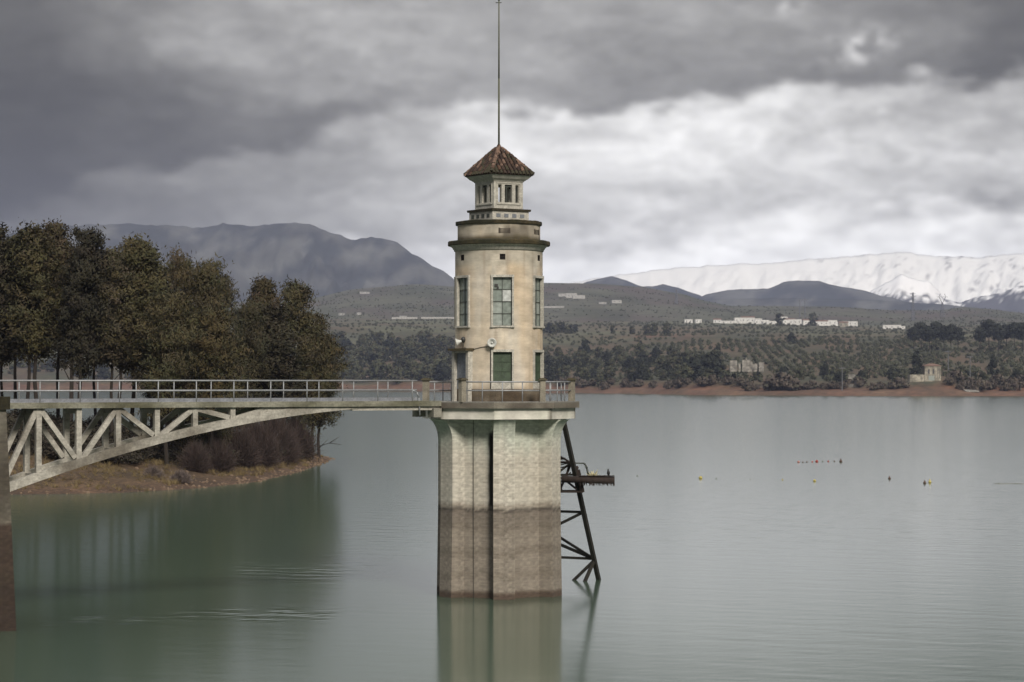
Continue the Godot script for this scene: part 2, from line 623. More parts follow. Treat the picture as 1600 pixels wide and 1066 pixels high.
func ground_color(px: float, z: float) -> Color:
	var d := z - along(SHORE, px)
	var red := Color(0.235, 0.112, 0.066)
	var soil := Color(0.175, 0.112, 0.062)
	var scrub := Color(0.080, 0.086, 0.040)
	var field := Color(0.165, 0.165, 0.090)
	var hill := Color(0.150, 0.150, 0.095)
	var s := n2(px * 3.0, z * 0.8)
	if d < 55.0:
		return red.lerp(soil, clampf(0.3 + s, 0.0, 0.8)).lerp(Color(0.26, 0.15, 0.10), smoothstep(0.0, 16.0, d) * smoothstep(30.0, 16.0, d) * 0.6)
	if z < 2950.0:
		return soil.lerp(scrub, clampf(0.45 + s * 1.3 + n2(px * 9.0, z) * 0.5, 0.0, 1.0))
	if z < 4500.0:
		var c := field.lerp(soil, clampf(0.25 + 1.5 * n2(px * 0.8 + 55.0, z * 0.7), 0.0, 0.75))
		if px > 990.0 and px < 1150.0 and z > 2960.0 and z < 3120.0:
			c = Color(0.225, 0.115, 0.066)
		return c.lerp(scrub, 0.75 * smoothstep(0.12, 0.3, n2(px * 0.5, z * 1.7 + 300.0)))
	return hill.lerp(Color(0.13, 0.10, 0.078), clampf(0.3 + 2.0 * n2(px * 1.2, z * 0.35), 0.0, 1.0)).lerp(scrub, smoothstep(0.05, 0.25, n2(px * 1.6 + 500.0, z * 0.5)) * 0.8)


func far_land() -> void:
	var zs := []   # as shares: near the shore finely, then coarser
	for k in 14:
		zs.append(-120.0 + k * 14.0)
	for k in 30:
		zs.append(80.0 + k * 38.0)
	var rows := zs.size()
	var tail := []
	for k in 34:
		tail.append(3250.0 + k * 92.0)
	for z in [6900.0, 8200.0, 10000.0, 12500.0, 14500.0]:
		tail.append(z)
	var mb := Mb.new(true)
	var prev := []
	var prevc := []
	for i in 281:
		var px := -520.0 + i * 9.6
		var cur := []
		var curc := []
		var shore := along(SHORE, px)
		for k in rows + tail.size():
			var z: float = shore + zs[k] if k < rows else maxf(tail[k - rows], shore + zs[-1] + 12.0 * (k - rows + 1))
			var p := at(px, 595.0, z)
			p.y = ground_y(px, z)
			cur.append(p)
			curc.append(ground_color(px, z))
		if i:
			for k in cur.size() - 1:
				mb.quadc(prev[k], cur[k], cur[k + 1], prev[k + 1], prevc[k], curc[k], curc[k + 1], prevc[k + 1])
		prev = cur
		prevc = curc
	struct("ground", mb, M.far_ground, "far shore of red earth rising to groves, fields and low hills")


func ridge(called: String, label: String, crest: Array, z: float, depth: float, base_y: float, m: Material, paint: Callable, rough := 1.0, step := 8.0) -> void:
	# a range with a front slope cut by gullies and a back slope
	var mb := Mb.new(true)
	var rows := 44 if step < 6.0 else 26
	var prev := []
	var prevc := []
	var x0: float = crest[0][0]
	var n := int((crest[-1][0] - x0) / step)
	for i in n + 1:
		var px := x0 + i * step
		var cy := along(crest, px) + (n2(px * 7.0, z) * 4.5 + n2(px * 22.0, z) * 2.0) * rough
		var top := EYE + (595.0 - cy) / F * z
		var cur := []
		var curc := []
		for k in rows + 4:
			var t := float(k) / rows
			var zz := z - depth * (1.0 - t)
			var hh := 0.0
			if t <= 1.0:
				var spur := n2(px * 2.4 + t * 220.0, z * 0.01 + t * 420.0) * 0.55 + n2(px * 6.5 - t * 340.0, t * 1100.0) * 0.36 + n2(px * 16.0 + t * 500.0, t * 2600.0) * 0.16
				hh = lerpf(base_y, top, clampf(pow(t, 1.15) + spur * rough * t * (1.0 - t) * 1.2, 0.0, 1.0))
			else:
				hh = lerpf(top, base_y, (t - 1.0) * 5.0)
			var p := at(px, 595.0, z)   # columns run straight back
			p.z = -zz
			p.x *= zz / z
			p.y = hh
			cur.append(p)
			curc.append(paint.call(px, 595.0 - (hh - EYE) / zz * F, t))
		if i:
			for k in cur.size() - 1:
				mb.quadc(prev[k], cur[k], cur[k + 1], prev[k + 1], prevc[k], curc[k], curc[k + 1], prevc[k + 1])
		prev = cur
		prevc = curc
	struct(called, mb, m, label)


func mountains() -> void:
	var bare := func(px: float, py: float, t: float) -> Color:
		var v := n2(px * 2.2 + py * 2.5, py * 4.0 - px * 0.8) + 0.4 * n2(px * 8.0, py * 11.0)
		return Color(0.050, 0.056, 0.064).lerp(Color(0.145, 0.148, 0.145), clampf(0.4 + v * 2.2, 0.0, 1.0))
	ridge("mountain", "blue grey mountain range rising behind the wooded point", [[-700, 372], [-300, 372], [0, 366], [60, 358], [120, 352], [200, 350], [260, 352], [310, 356], [350, 350], [400, 353], [440, 349], [475, 349], [520, 364], [555, 376], [580, 369], [610, 374], [650, 399], [690, 424], [720, 441], [800, 475], [850, 500]], 8200.0, 2100.0, 60.0, M.mountain, bare, 0.8)
	ridge("mountain", "low dark ridge in front of the blue hills on the right", [[1000, 500], [1080, 470], [1150, 467], [1250, 466], [1350, 468], [1450, 474], [1520, 480], [1600, 488], [1700, 495]], 8000.0, 1200.0, 60.0, M.mountain, bare, 0.25)
	ridge("mountain", "flat topped blue hill in front of the snowy range", [[1040, 505], [1105, 459], [1140, 453], [1200, 451], [1228, 440], [1250, 438], [1280, 439], [1300, 446], [1340, 452], [1390, 465], [1440, 478], [1500, 500]], 9500.0, 1200.0, 60.0, M.mountain, bare, 0.3)
	ridge("mountain", "two small blue peaks at the foot of the snowfield", [[860, 480], [915, 441], [940, 435], [956, 432], [975, 437], [1005, 448], [1020, 447], [1036, 444], [1052, 448], [1085, 458], [1130, 480]], 10000.0, 900.0, 60.0, M.mountain, bare, 0.25)
	var half_snow := func(px: float, py: float, t: float) -> Color:
		var line := along([[1300, 466], [1400, 462], [1450, 470], [1490, 474], [1520, 462], [1560, 456], [1620, 452], [1800, 440]], px)
		var s := clampf((line - py) / 14.0 + 0.5 + n2(px * 16.0, py * 30.0) * 1.6 + n2(px * 40.0, py * 50.0) * 0.8, 0.0, 1.0)
		return Color(0.055, 0.058, 0.066).lerp(Color(0.80, 0.80, 0.81), s)
	ridge("mountain", "rocky foothill with a thin cover of snow, right of the flat topped hill", [[1290, 500], [1340, 470], [1370, 450], [1390, 440], [1410, 428], [1425, 435], [1450, 440], [1466, 452], [1478, 468], [1500, 474], [1520, 465], [1560, 458], [1600, 446], [1700, 430], [1900, 420], [2200, 440]], 11000.0, 1200.0, 60.0, M.snow, half_snow, 0.7, 5.0)
	var snow := func(px: float, py: float, t: float) -> Color:
		var rock := clampf(n2(px * 9.0 + 30.0 + t * 300.0, py * 26.0 + t * 200.0) * 2.6 - 0.6 + 0.6 * smoothstep(1250.0, 1600.0, px), 0.0, 1.0) * smoothstep(1100.0, 1450.0, px)
		rock = maxf(rock * clampf(0.2 + 3.0 * n2(px * 50.0, py * 60.0), 0.0, 1.0), 0.0)
		return Color(0.74, 0.74, 0.745).lerp(Color(0.16, 0.16, 0.18), rock * 0.8)
	ridge("mountain", "long snow covered mountain range under the bright clouds", [[830, 470], [900, 442], [935, 433], [1000, 425], [1060, 418], [1120, 414], [1200, 411], [1280, 404], [1340, 399], [1400, 393], [1450, 398], [1520, 402], [1600, 397], [1800, 390], [2300, 400]], 12500.0, 2600.0, 60.0, M.snow, snow, 0.62, 5.0)


# ---------------------------------------------------------------- the wooded point

const POINT := [[-420, 190], [-160, 200], [-100, 208], [-70, 214], [-46, 220.5], [-41, 222], [-35.5, 225], [-30.7, 233], [-26.6, 247], [-24.2, 275], [-23.6, 310], [-24.2, 326], [-28, 336], [-42, 350], [-80, 372], [-160, 410], [-420, 520]]


func point_height(x: float, z: float) -> float:
	var p := Vector2(x, z)
	var best := 1e9
	var inside := false
	for i in POINT.size() - 1:
		var a := Vector2(POINT[i][0], POINT[i][1])
		var b := Vector2(POINT[i + 1][0], POINT[i + 1][1])
		best = minf(best, p.distance_to(Geometry2D.get_closest_point_to_segment(p, a, b)))
		if (a.y > z) != (b.y > z) and x < (b.x - a.x) * (z - a.y) / (b.y - a.y) + a.x:
			inside = not inside
	var wob := n2(x * 14.0, z * 14.0) * 1.6 + n2(x * 45.0, z * 45.0) * 0.6
	if not inside:
		return -0.16 * best + 0.05 * wob
	var d := maxf(best + wob * smoothstep(0.0, 6.0, best), 0.0)
	return along([[0, 0.0], [3, 0.5], [8, 1.5], [18, 3.2], [30, 4.6], [60, 6.2], [150, 8.5]], d) + n2(x * 30.0, z * 30.0) * 0.3 * smoothstep(0.0, 8.0, d)


func point_of_land() -> void:
	var mb := Mb.new(true)
	var earth := Color(0.200, 0.125, 0.066)
	var grass := Color(0.110, 0.080, 0.038)
	var wet := Color(0.215, 0.125, 0.072)
	var step := 1.7
	var nx := 84
	var nz := 108
	var rows := []
	for j in nz:
		var row := []
		for i in nx:
			var x := -160.0 + i * step
			var z := 196.0 + j * step
			var y := point_height(x, z)
			var c := wet.lerp(earth, smoothstep(0.15, 0.8, y)).lerp(grass, clampf(smoothstep(0.6, 3.0, y) * (0.6 + 1.5 * n2(x * 20.0, z * 20.0)), 0.0, 1.0))
			row.append([Vector3(x, y, -z), c])
		rows.append(row)
	for j in nz - 1:
		for i in nx - 1:
			var a: Array = rows[j][i]
			var b: Array = rows[j][i + 1]
			var c: Array = rows[j + 1][i + 1]
			var d: Array = rows[j + 1][i]
			if maxf(maxf(a[0].y, b[0].y), maxf(c[0].y, d[0].y)) < -1.5:
				continue
			mb.quadc(a[0], b[0], c[0], d[0], a[1], b[1], c[1], d[1])
	var stones := []
	var tufts := []
	for k in 6500:
		var x := rng.randf_range(-56.0, -20.0)
		var z := rng.randf_range(216.0, 330.0)
		var y := point_height(x, z)
		if y < -0.05 or y > 4.2:
			continue
		var s := rng.randf()
		if y < 0.3 + 0.5 * n2(x * 30.0, z * 30.0) or s < 0.06:
			stones.append(Transform3D(Basis(Vector3(rng.randfn(), rng.randfn(), rng.randfn()).normalized(), rng.randf() * TAU).scaled(Vector3.ONE * (0.06 + 0.22 * pow(rng.randf(), 3.0))), Vector3(x, y + 0.02, -z)))
		elif n2(x * 16.0, z * 16.0) > -0.18:
			tufts.append(Transform3D(Basis(Vector3.UP, rng.randf() * TAU).scaled(Vector3.ONE * rng.randf_range(0.5, 1.2)), Vector3(x, y - 0.03, -z)))
	var stone := Mb.new()
	stone.ball(Vector3.ZERO, Vector3(1.0, 0.6, 0.8), 6, 4)
	scatter("shore_stones", stone.done(), stones, material("stone", Color(0.15, 0.105, 0.072), 0.95), "scattered stones along the edge of the brown bank", "stones")
	var tuft := Mb.new()
	for k in 16:
		var d := Vector3(rng.randfn() * 0.25, rng.randf_range(0.25, 0.6), rng.randfn() * 0.25)
		var f := Vector3(rng.randfn(), 0, rng.randfn()) * 0.14
		tuft.tri(f + Vector3(-0.03, 0, 0), f + Vector3(0.03, 0, 0), f + d)
	scatter("dry_grass", tuft.done(), tufts, material("straw_grass", Color(0.155, 0.115, 0.055), 0.95), "tufts of dry grass over the brown bank", "grass")
	struct("shore_bank", mb, M.land, "brown earth and dry grass of the wooded point on the left")


func scatter(called: String, mesh: Mesh, where: Array, m: Material, label: String, category: String) -> void:
	var mm := MultiMesh.new()
	mm.transform_format = MultiMesh.TRANSFORM_3D
	mm.mesh = mesh
	mm.instance_count = where.size()
	for k in where.size():
		mm.set_instance_transform(k, where[k])
	var mi := MultiMeshInstance3D.new()
	mi.name = called
	mi.multimesh = mm
	mi.material_override = m
	add_child(mi)
	tag(mi, label, category, "", "stuff")


# ---------------------------------------------------------------- the tower

func star(y: float) -> Array:  # plan of the shaft at a height: six buttresses joined by flat recessed walls
	var rn := 3.06 + 0.07 * clampf((4.3 - y) / 4.3, 0.0, 1.2)
	if y > 7.45:
		var t := clampf((y - 7.45) / 1.13, 0.0, 1.0)
		rn += 0.70 * (1.0 - sqrt(maxf(1.0 - t * t, 0.0)))
	var rc := 2.36 + 0.05 * clampf((4.3 - y) / 4.3, 0.0, 1.2)
	var w := 0.515
	var pts := []
	for k in 6:
		var a := HEX + 60.0 * k
		var u := dir(a)
		var v := dir(a + 90.0)
		for q in [[rc, -w], [rn, -w], [rn, w], [rc, w]]:
			pts.append(u * q[0] + v * q[1] + Vector3(0, y, 0))
	return pts


func shaft_color(p: Vector3, edge: int, t: float) -> Color:
	var y := p.y
	var a := rad_to_deg(atan2(p.x, p.z))
	var c := Color(0.70, 0.675, 0.61)
	var v := n2(a * 4.0, y * 40.0) + 0.6 * n2(a * 16.0, y * 15.0)
	c = c.lerp(Color(0.62, 0.58, 0.505), clampf(0.35 + 0.6 * v, 0.0, 1.0) * smoothstep(7.6, 6.0, y))
	c = c.lerp(Color(0.68, 0.735, 0.66), smoothstep(6.6, 7.9, y + v * 0.8))
	var low := Color(0.30, 0.268, 0.232).lerp(Color(0.385, 0.343, 0.295), clampf(0.5 + v * 0.7, 0.0, 1.0))
	low = low.lerp(Color(0.20, 0.172, 0.15), smoothstep(3.0, 4.2, y) * 0.7)
	for b in [[3.35, 0.35], [2.2, 0.4], [1.1, 0.3]]:   # older water levels
		low = low.lerp(Color(0.215, 0.186, 0.155), 0.55 * smoothstep(b[1], 0.0, absf(y - b[0] - 0.35 * n2(a * 6.0, b[0] * 90.0))))
	var mark := 4.26 + 0.10 * n2(a * 10.0, 8.0) + 0.12 * n2(a * 45.0, 50.0)
	c = c.lerp(low, smoothstep(mark + 0.03, mark - 0.03, y))
	c = c.lerp(Color(0.095, 0.082, 0.072), smoothstep(mark - 0.15, mark - 0.05, y) * smoothstep(mark + 0.10, mark + 0.02, y) * 0.8)
	c = c.lerp(Color(0.30, 0.25, 0.20), smoothstep(mark, mark + 0.1, y) * smoothstep(mark + 0.42, mark + 0.1, y) * 0.6)
	# damp line at the water
	c = c.lerp(Color(0.10, 0.067, 0.050), smoothstep(0.42 + 0.12 * n2(a * 8.0, 3.0), 0.22, y) * 0.9)
	# black streak of a leak in the corner left of the front buttress, and weaker ones in the other corners
	var k := posmod(edge, 4)
	var front := edge / 4 == 0
	if k == 0 and front:
		c = c.lerp(Color(0.012, 0.012, 0.010), smoothstep(8.1, 7.9, y) * smoothstep(4.0, 4.3, y))
		c = c.lerp(Color(0.07, 0.06, 0.05), smoothstep(4.3, 4.0, y) * 0.4)
	if k == 3 and edge / 4 == 5:
		var e := smoothstep(0.85 + 0.08 * n2(3.0, y * 160.0) - 0.03 * smoothstep(6.0, 7.6, y), 0.93, t)
		c = c.lerp(Color(0.018, 0.017, 0.014), e * smoothstep(8.05, 7.8, y) * smoothstep(4.1, 4.5, y))
		c = c.lerp(Color(0.08, 0.07, 0.06), e * smoothstep(4.3, 4.0, y) * 0.3)
	return c


func tower() -> void:
	var t := thing("intake_tower", "pale round water intake tower on a tall ribbed pillar standing in the reservoir", "tower", Vector3(TX, 0, TZ))

	# the ribbed shaft, from under the water to the platform
	var mb := Mb.new()
	var ys := [-2.5]
	var y := -0.6
	while y < 8.62:
		ys.append(y)
		y += 0.11
	for k in ys.size() - 1:
		var lo := star(ys[k])
		var hi := star(ys[k + 1])
		for e in 24:
			var f := (e + 1) % 24
			var n := 26 if e == 23 else 9 if e % 4 == 3 else (5 if e % 4 == 1 else 3)
			for s in n:
				var t0 := float(s) / n
				var t1 := float(s + 1) / n
				var a: Vector3 = lo[e].lerp(lo[f], t0)
				var b: Vector3 = lo[e].lerp(lo[f], t1)
				var c: Vector3 = hi[e].lerp(hi[f], t1)
				var d: Vector3 = hi[e].lerp(hi[f], t0)
				mb.quadc(a, b, c, d, shaft_color(a, e, t0), shaft_color(b, e, t1), shaft_color(c, e, t1), shaft_color(d, e, t0))
	part("ribbed_shaft", mb, M.masonry, t)
	# lightning cable down the left recess
	mb = Mb.new()
	var cable := dir(-31.0) * 2.34 / cos(deg_to_rad(6.0)) 
	mb.tube(cable + Vector3(0, 0, 0.02), cable + Vector3(0, 8.5, 0.02), 0.012, 0.012, 5)
	part("lightning_cable", mb, M.black_plastic, t)

	# platform: an eight sided ring beam and a slab on it
	var oct := func(r: float, y0: float, y1: float, col: Callable) -> Mb:
		var q := Mb.new()
		for k in 8:
			var a0 := -3.0 + 45.0 * k
			for s in 14:
				var p0 := dir(a0).lerp(dir(a0 + 45.0), s / 14.0) * r
				var p1 := dir(a0).lerp(dir(a0 + 45.0), (s + 1) / 14.0) * r
				var rows := 4
				for j in rows:
					var h0 := lerpf(y0, y1, float(j) / rows)
					var h1 := lerpf(y0, y1, float(j + 1) / rows)
					var v := [p0 + Vector3(0, h0, 0), p1 + Vector3(0, h0, 0), p1 + Vector3(0, h1, 0), p0 + Vector3(0, h1, 0)]
					q.quadc(v[0], v[1], v[2], v[3], col.call(v[0]), col.call(v[1]), col.call(v[2]), col.call(v[3]))
				var cu := Vector3(0, y1, 0)
				var cl := Vector3(0, y0, 0)
				q.tric(cu, cu + p0, cu + p1, col.call(cu), col.call(cu + p0), col.call(cu + p1))
				q.tric(cl, cl + p1, cl + p0, col.call(cl), col.call(cl + p1), col.call(cl + p0))
		return q
	var beam_col := func(p: Vector3) -> Color:
		var c := Color(0.82, 0.81, 0.755)
		var a := rad_to_deg(atan2(p.x, p.z))
		c = c.lerp(Color(0.68, 0.70, 0.62), clampf(0.1 + n2(a * 12.0, p.y * 90.0), 0.0, 1.0))
		for s in [42.0, -48.0, -70.0, 87.0]:
			c = c.lerp(Color(0.10, 0.085, 0.065), 0.75 * exp(-pow((a - s) / 1.4, 2.0)))
		return c
	part("ring_beam", oct.call(3.73, 8.56, 9.085, beam_col), M.render, t)
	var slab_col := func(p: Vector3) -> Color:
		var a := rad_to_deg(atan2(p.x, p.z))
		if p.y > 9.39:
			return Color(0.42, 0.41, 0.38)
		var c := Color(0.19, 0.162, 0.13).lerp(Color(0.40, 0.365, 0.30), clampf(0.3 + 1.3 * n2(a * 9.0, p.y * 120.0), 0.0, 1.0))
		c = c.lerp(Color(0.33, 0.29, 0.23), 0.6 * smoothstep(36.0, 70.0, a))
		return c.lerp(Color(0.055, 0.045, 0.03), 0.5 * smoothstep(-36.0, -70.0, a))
	part("platform_slab", oct.call(3.93, 9.085, 9.40, slab_col), M.concrete, t)

	# stained plinth, round wall with openings, cornice
	var plinth_col := func(a: float, h: float) -> Color:
		return Color(0.17, 0.125, 0.08).lerp(Color(0.40, 0.34, 0.26), clampf(0.15 + 1.6 * n2(a * 7.0, h * 50.0) + 0.5 * smoothstep(9.7, 10.05, h), 0.0, 1.0))
	wall_ring(t, "plinth", 2.19, 9.40, 10.0, [], plinth_col, M.concrete)
	var wall_col := func(a: float, h: float) -> Color:
		var c := Color(0.72, 0.635, 0.515)
		var v := n2(a * 5.0, h * 30.0) + 0.5 * n2(a * 20.0, h * 60.0)
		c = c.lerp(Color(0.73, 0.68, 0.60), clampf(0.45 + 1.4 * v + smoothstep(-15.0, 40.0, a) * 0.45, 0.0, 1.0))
		c = c.lerp(Color(0.66, 0.49, 0.31), clampf(1.7 * n2(a * 3.0 + 77.0, h * 16.0), 0.0, 0.42))
		c = c.lerp(Color(0.62, 0.58, 0.50), smoothstep(15.7, 16.2, h + 0.2 * v))
		c = c.lerp(Color(0.38, 0.31, 0.24), clampf(2.2 * n2(a * 24.0, h * 9.0) - 0.5, 0.0, 0.45))
		return c.lerp(Color(0.33, 0.26, 0.18), smoothstep(10.35, 10.0, h + 0.25 * v) * 0.55)
	var openings := []
	for k in 6:
		var a := HEX + 60.0 * k
		openings.append([a, 12.4, 13.04, 15.37])
		openings.append([a, 3.6, 16.21, 16.49])
		openings.append([a, 12.4, 10.0, 11.78])
	wall_ring(t, "round_wall", 2.14, 10.0, 16.74, openings, wall_col, M.render)
	for k in 6:
		var a := HEX + 60.0 * k
		window(t, a, 13.04, 15.37, false)
		if k == 5:
			door(t, a)
		else:
			window(t, a, 10.0, 11.78, true)
		# small square vent below the cornice
		var v := part("vent", Mb.new(), M.dark_opening, t)
		mb = Mb.new()
		mb.box(Vector3(0, 16.35, 2.02), Vector3(0.3, 0.3, 0.04))
		v.mesh = mb.done()
		v.rotation.y = deg_to_rad(a)
		for s in 3:
			mb = Mb.new()
			mb.box(Vector3(0, 16.26 + 0.09 * s, 2.08), Vector3(0.27, 0.03, 0.05))
			part("slat", mb, M.rust_brown, v)

	mb = Mb.new(true)
	mb.lathe([[2.0, 16.70], [2.19, 16.70], [2.20, 16.76], [2.24, 16.80], [2.27, 16.86], [2.33, 16.92], [2.41, 16.965]], 96)
	part("cornice", mb, M.trim, t)
	mossy_ring(t, "cornice_slab", [[2.0, 16.965], [2.47, 16.965], [2.50, 16.99], [2.50, 17.14], [2.46, 17.19], [2.02, 17.235]])
	# second drum
	var drum_col := func(a: float, h: float) -> Color:
		var c := Color(0.58, 0.51, 0.41).lerp(Color(0.60, 0.56, 0.48), clampf(0.5 + n2(a * 8.0, h * 60.0), 0.0, 1.0))
		var soot := clampf(1.3 * smoothstep(2.0, 14.0, a) * smoothstep(70.0, 40.0, a) - (h - 17.45) * 1.2 + 1.4 * n2(a * 7.0, h * 60.0), 0.0, 1.0)
		c = c.lerp(Color(0.13, 0.115, 0.095), soot * 0.75)
		var moss := smoothstep(0.30, 0.05, h - 17.2 - 0.12 * n2(a * 6.0, 20.0))
		return c.lerp(Color(0.085, 0.07, 0.032), moss * 0.9)
	wall_ring(t, "drum_wall", 2.02, 17.15, 17.97, [], drum_col, M.render)
	mossy_ring(t, "drum_cap", [[1.9, 17.965], [2.09, 17.965], [2.11, 17.98], [2.11, 18.12], [2.07, 18.15], [0.9, 18.16]])
	for a in [8.0, 66.0, 128.0, 188.0, 248.0]:
		var g := part("drum_vent", Mb.new(), M.louvre, t)
		g.rotation.y = deg_to_rad(a)
		mb = Mb.new()
		mb.box(Vector3(0, 17.62, 1.985), Vector3(0.58, 0.26, 0.05))
		g.mesh = mb.done()
		g.material_override = M.vent_brown
		for s in 4:
			mb = Mb.new()
			mb.box(Vector3(0, 17.53 + 0.06 * s, 2.02), Vector3(0.56, 0.018, 0.05))
			part("slat", mb, M.vent_brown, g)

	# square upper part, turned a third of a right angle
	var q := deg_to_rad(33.5)
	var b := Basis(Vector3.UP, q)
	mb = Mb.new()
	mb.frustum(18.14, 1.05, 18.625, 1.05)
	var o := part("square_base", mb, M.trim, t)
	o.rotation.y = q
	for f in 4:
		for k in 4:
			mb = Mb.new()
			mb.box(Vector3(-0.72 + 0.46 * k, 18.40, 1.052), Vector3(0.24, 0.18, 0.03))
			var g := part("grille", mb, M.louvre if f != 3 else M.iron, t)
			g.rotation.y = q + f * PI / 2
	mb = Mb.new()
	mb.frustum(18.625, 1.12, 18.735, 1.14)
	o = part("square_slab", mb, M.concrete, t)
	o.rotation.y = q
	o.material_override = material("slab_moss", Color(0.15, 0.125, 0.075), 0.97, mottle(31, 0.08, 0.4), 1.4, mottle(32, 0.015, 0.5), 1.2, 1.5)
	cupola(t, q)
	roof(t, q)
	railing(t)


func wall_ring(t: Node3D, called: String, r: float, y0: float, y1: float, openings: Array, col: Callable, m: Material) -> void:
	var an := []
	for k in 121:
		an.append(-180.0 + 3.0 * k + HEX)
	var hs := []
	var n := maxi(2, int((y1 - y0) / 0.13))
	for k in n + 1:
		hs.append(lerpf(y0, y1, float(k) / n))
	for o in openings:
		for s in [-1.0, 1.0]:
			var e: float = o[0] + s * o[1]
			e = fposmod(e - HEX + 180.0, 360.0) - 180.0 + HEX
			an.append(e)
		hs.append(o[2])
		hs.append(o[3])
	an.sort()
	hs.sort()
	var mb := Mb.new(true)
	for i in an.size() - 1:
		if an[i + 1] - an[i] < 0.001:
			continue
		var am: float = (an[i] + an[i + 1]) / 2
		var d0 := dir(an[i]) * r
		var d1 := dir(an[i + 1]) * r
		for j in hs.size() - 1:
			if hs[j + 1] - hs[j] < 0.001:
				continue
			var hm: float = (hs[j] + hs[j + 1]) / 2
			var hole := false
			for o in openings:
				var da := absf(fposmod(am - o[0] + 180.0, 360.0) - 180.0)
				hole = hole or (da < o[1] and hm > o[2] and hm < o[3])
			if hole:
				continue
			var a0: float = wrapf(an[i], -180.0, 180.0)
			var a1: float = wrapf(an[i + 1], -180.0, 180.0)
			mb.quadc(d0 + Vector3(0, hs[j], 0), d1 + Vector3(0, hs[j], 0), d1 + Vector3(0, hs[j + 1], 0), d0 + Vector3(0, hs[j + 1], 0), col.call(a0, hs[j]), col.call(a1, hs[j]), col.call(a1, hs[j + 1]), col.call(a0, hs[j + 1]))
	part(called, mb, m, t)


func mossy_ring(t: Node3D, called: String, profile: Array) -> void:
	var mb := Mb.new()
	for k in profile.size() - 1:
		for i in 120:
			var v := []
			var c := []
			for e in [[k, i], [k, i + 1], [k + 1, i + 1], [k + 1, i]]:
				var a: float = 3.0 * e[1]
				var p: Array = profile[e[0]]
				var lump: float = 1.0 + (0.012 * n2(a * 12.0 if a < 360.0 else 0.0, p[1] * 200.0) if p[0] > 2.04 else 0.0)
				v.append(dir(a) * p[0] * lump + Vector3(0, p[1] + 0.035 * n2((a if a < 360.0 else 0.0) * 9.0, 5.0) * float(e[0] > 2), 0))
				var s := clampf(0.4 + 1.5 * n2((a if a < 360.0 else 0.0) * 6.0, p[1] * 90.0), 0.0, 1.0)
				c.append(Color(0.050, 0.050, 0.020).lerp(Color(0.15, 0.115, 0.055), s))
			mb.quadc(v[0], v[1], v[2], v[3], c[0], c[1], c[2], c[3])
	part(called, mb, M.moss, t)


func window(t: Node3D, a: float, y0: float, y1: float, shutter: bool) -> void:
	var w := part("shutter_window" if shutter else "window", Mb.new(), M.trim, t)
	w.rotation.y = deg_to_rad(a)
	var hw := 0.46
	var z := 2.09
	var f := Mb.new()   # the raised surround
	for s in [-1.0, 1.0]:
		f.box(Vector3(s * (hw + 0.045), (y0 + y1) / 2, z - 0.06), Vector3(0.09, y1 - y0, 0.26))
	f.box(Vector3(0, y1 + 0.06, z - 0.055), Vector3(hw * 2 + 0.2, 0.12, 0.27))
	if not shutter:
		f.box(Vector3(0, y0 - 0.04, z - 0.045), Vector3(hw * 2 + 0.24, 0.08, 0.31))
	w.mesh = f.done()
	var cols := 2
	var rows := 4
	var bottom := y0
	if shutter:
		rows = 3
		bottom = 10.38
		var sill := Mb.new()
		sill.box(Vector3(0, 10.19, z - 0.10), Vector3(hw * 2, 0.376, 0.1))
		part("sill_wall", sill, M.trim, w)
	var pw := hw * 2 / cols
	var ph := (y1 - bottom) / rows
	for i in cols:
		for j in rows:
			var p := Mb.new()
			p.box(Vector3(-hw + pw * (i + 0.5), bottom + ph * (j + 0.5), z - 0.12 - 0.004 * ((i + j) % 3)), Vector3(pw - 0.03, ph - 0.03, 0.02 if not shutter else 0.035))
			var m: Material = M.green_shutter
			if not shutter:
				m = [M.pane_grey, M.pane_pale, M.pane_grey, M.pane_dark, M.pane_grey][rng.randi() % 5]
				if absf(a - HEX) < 1.0:
					m = [[M.pane_pale, M.pane_pale, M.pane_grey, M.pane_grey], [M.pane_grey, M.pane_grey, M.pane_white, M.pane_grey]][i][j]
			part("panel" if shutter else "pane", p, m, w)
	var bars := Mb.new()
	var bm: Material = M.iron
	for i in cols + 1:
		bars.box(Vector3(-hw + pw * i, (bottom + y1) / 2, z - 0.10), Vector3(0.03, y1 - bottom, 0.04))
	for j in rows + 1:
		bars.box(Vector3(0, bottom + ph * j, z - 0.098), Vector3(hw * 2, 0.03, 0.036))
	part("glazing_bars", bars, bm if not shutter else M.green_shutter, w)
	if not shutter:   # a slab of dark room behind, so that gaps look in
		var back := Mb.new()
		back.box(Vector3(0, (bottom + y1) / 2, z - 0.25), Vector3(hw * 2, y1 - bottom, 0.02))
		part("inner_blind", back, M.pane_dark, w)
	if absf(a - HEX) < 1.0 and not shutter:  # a dark piece of broken pane at the upper left
		var br := Mb.new()
		br.box(Vector3(-0.29, 14.98, z - 0.075), Vector3(0.16, 0.13, 0.012))
		br.box(Vector3(-0.22, 14.86, z - 0.075), Vector3(0.09, 0.12, 0.012))
		part("broken_pane", br, M.dark_opening, w)


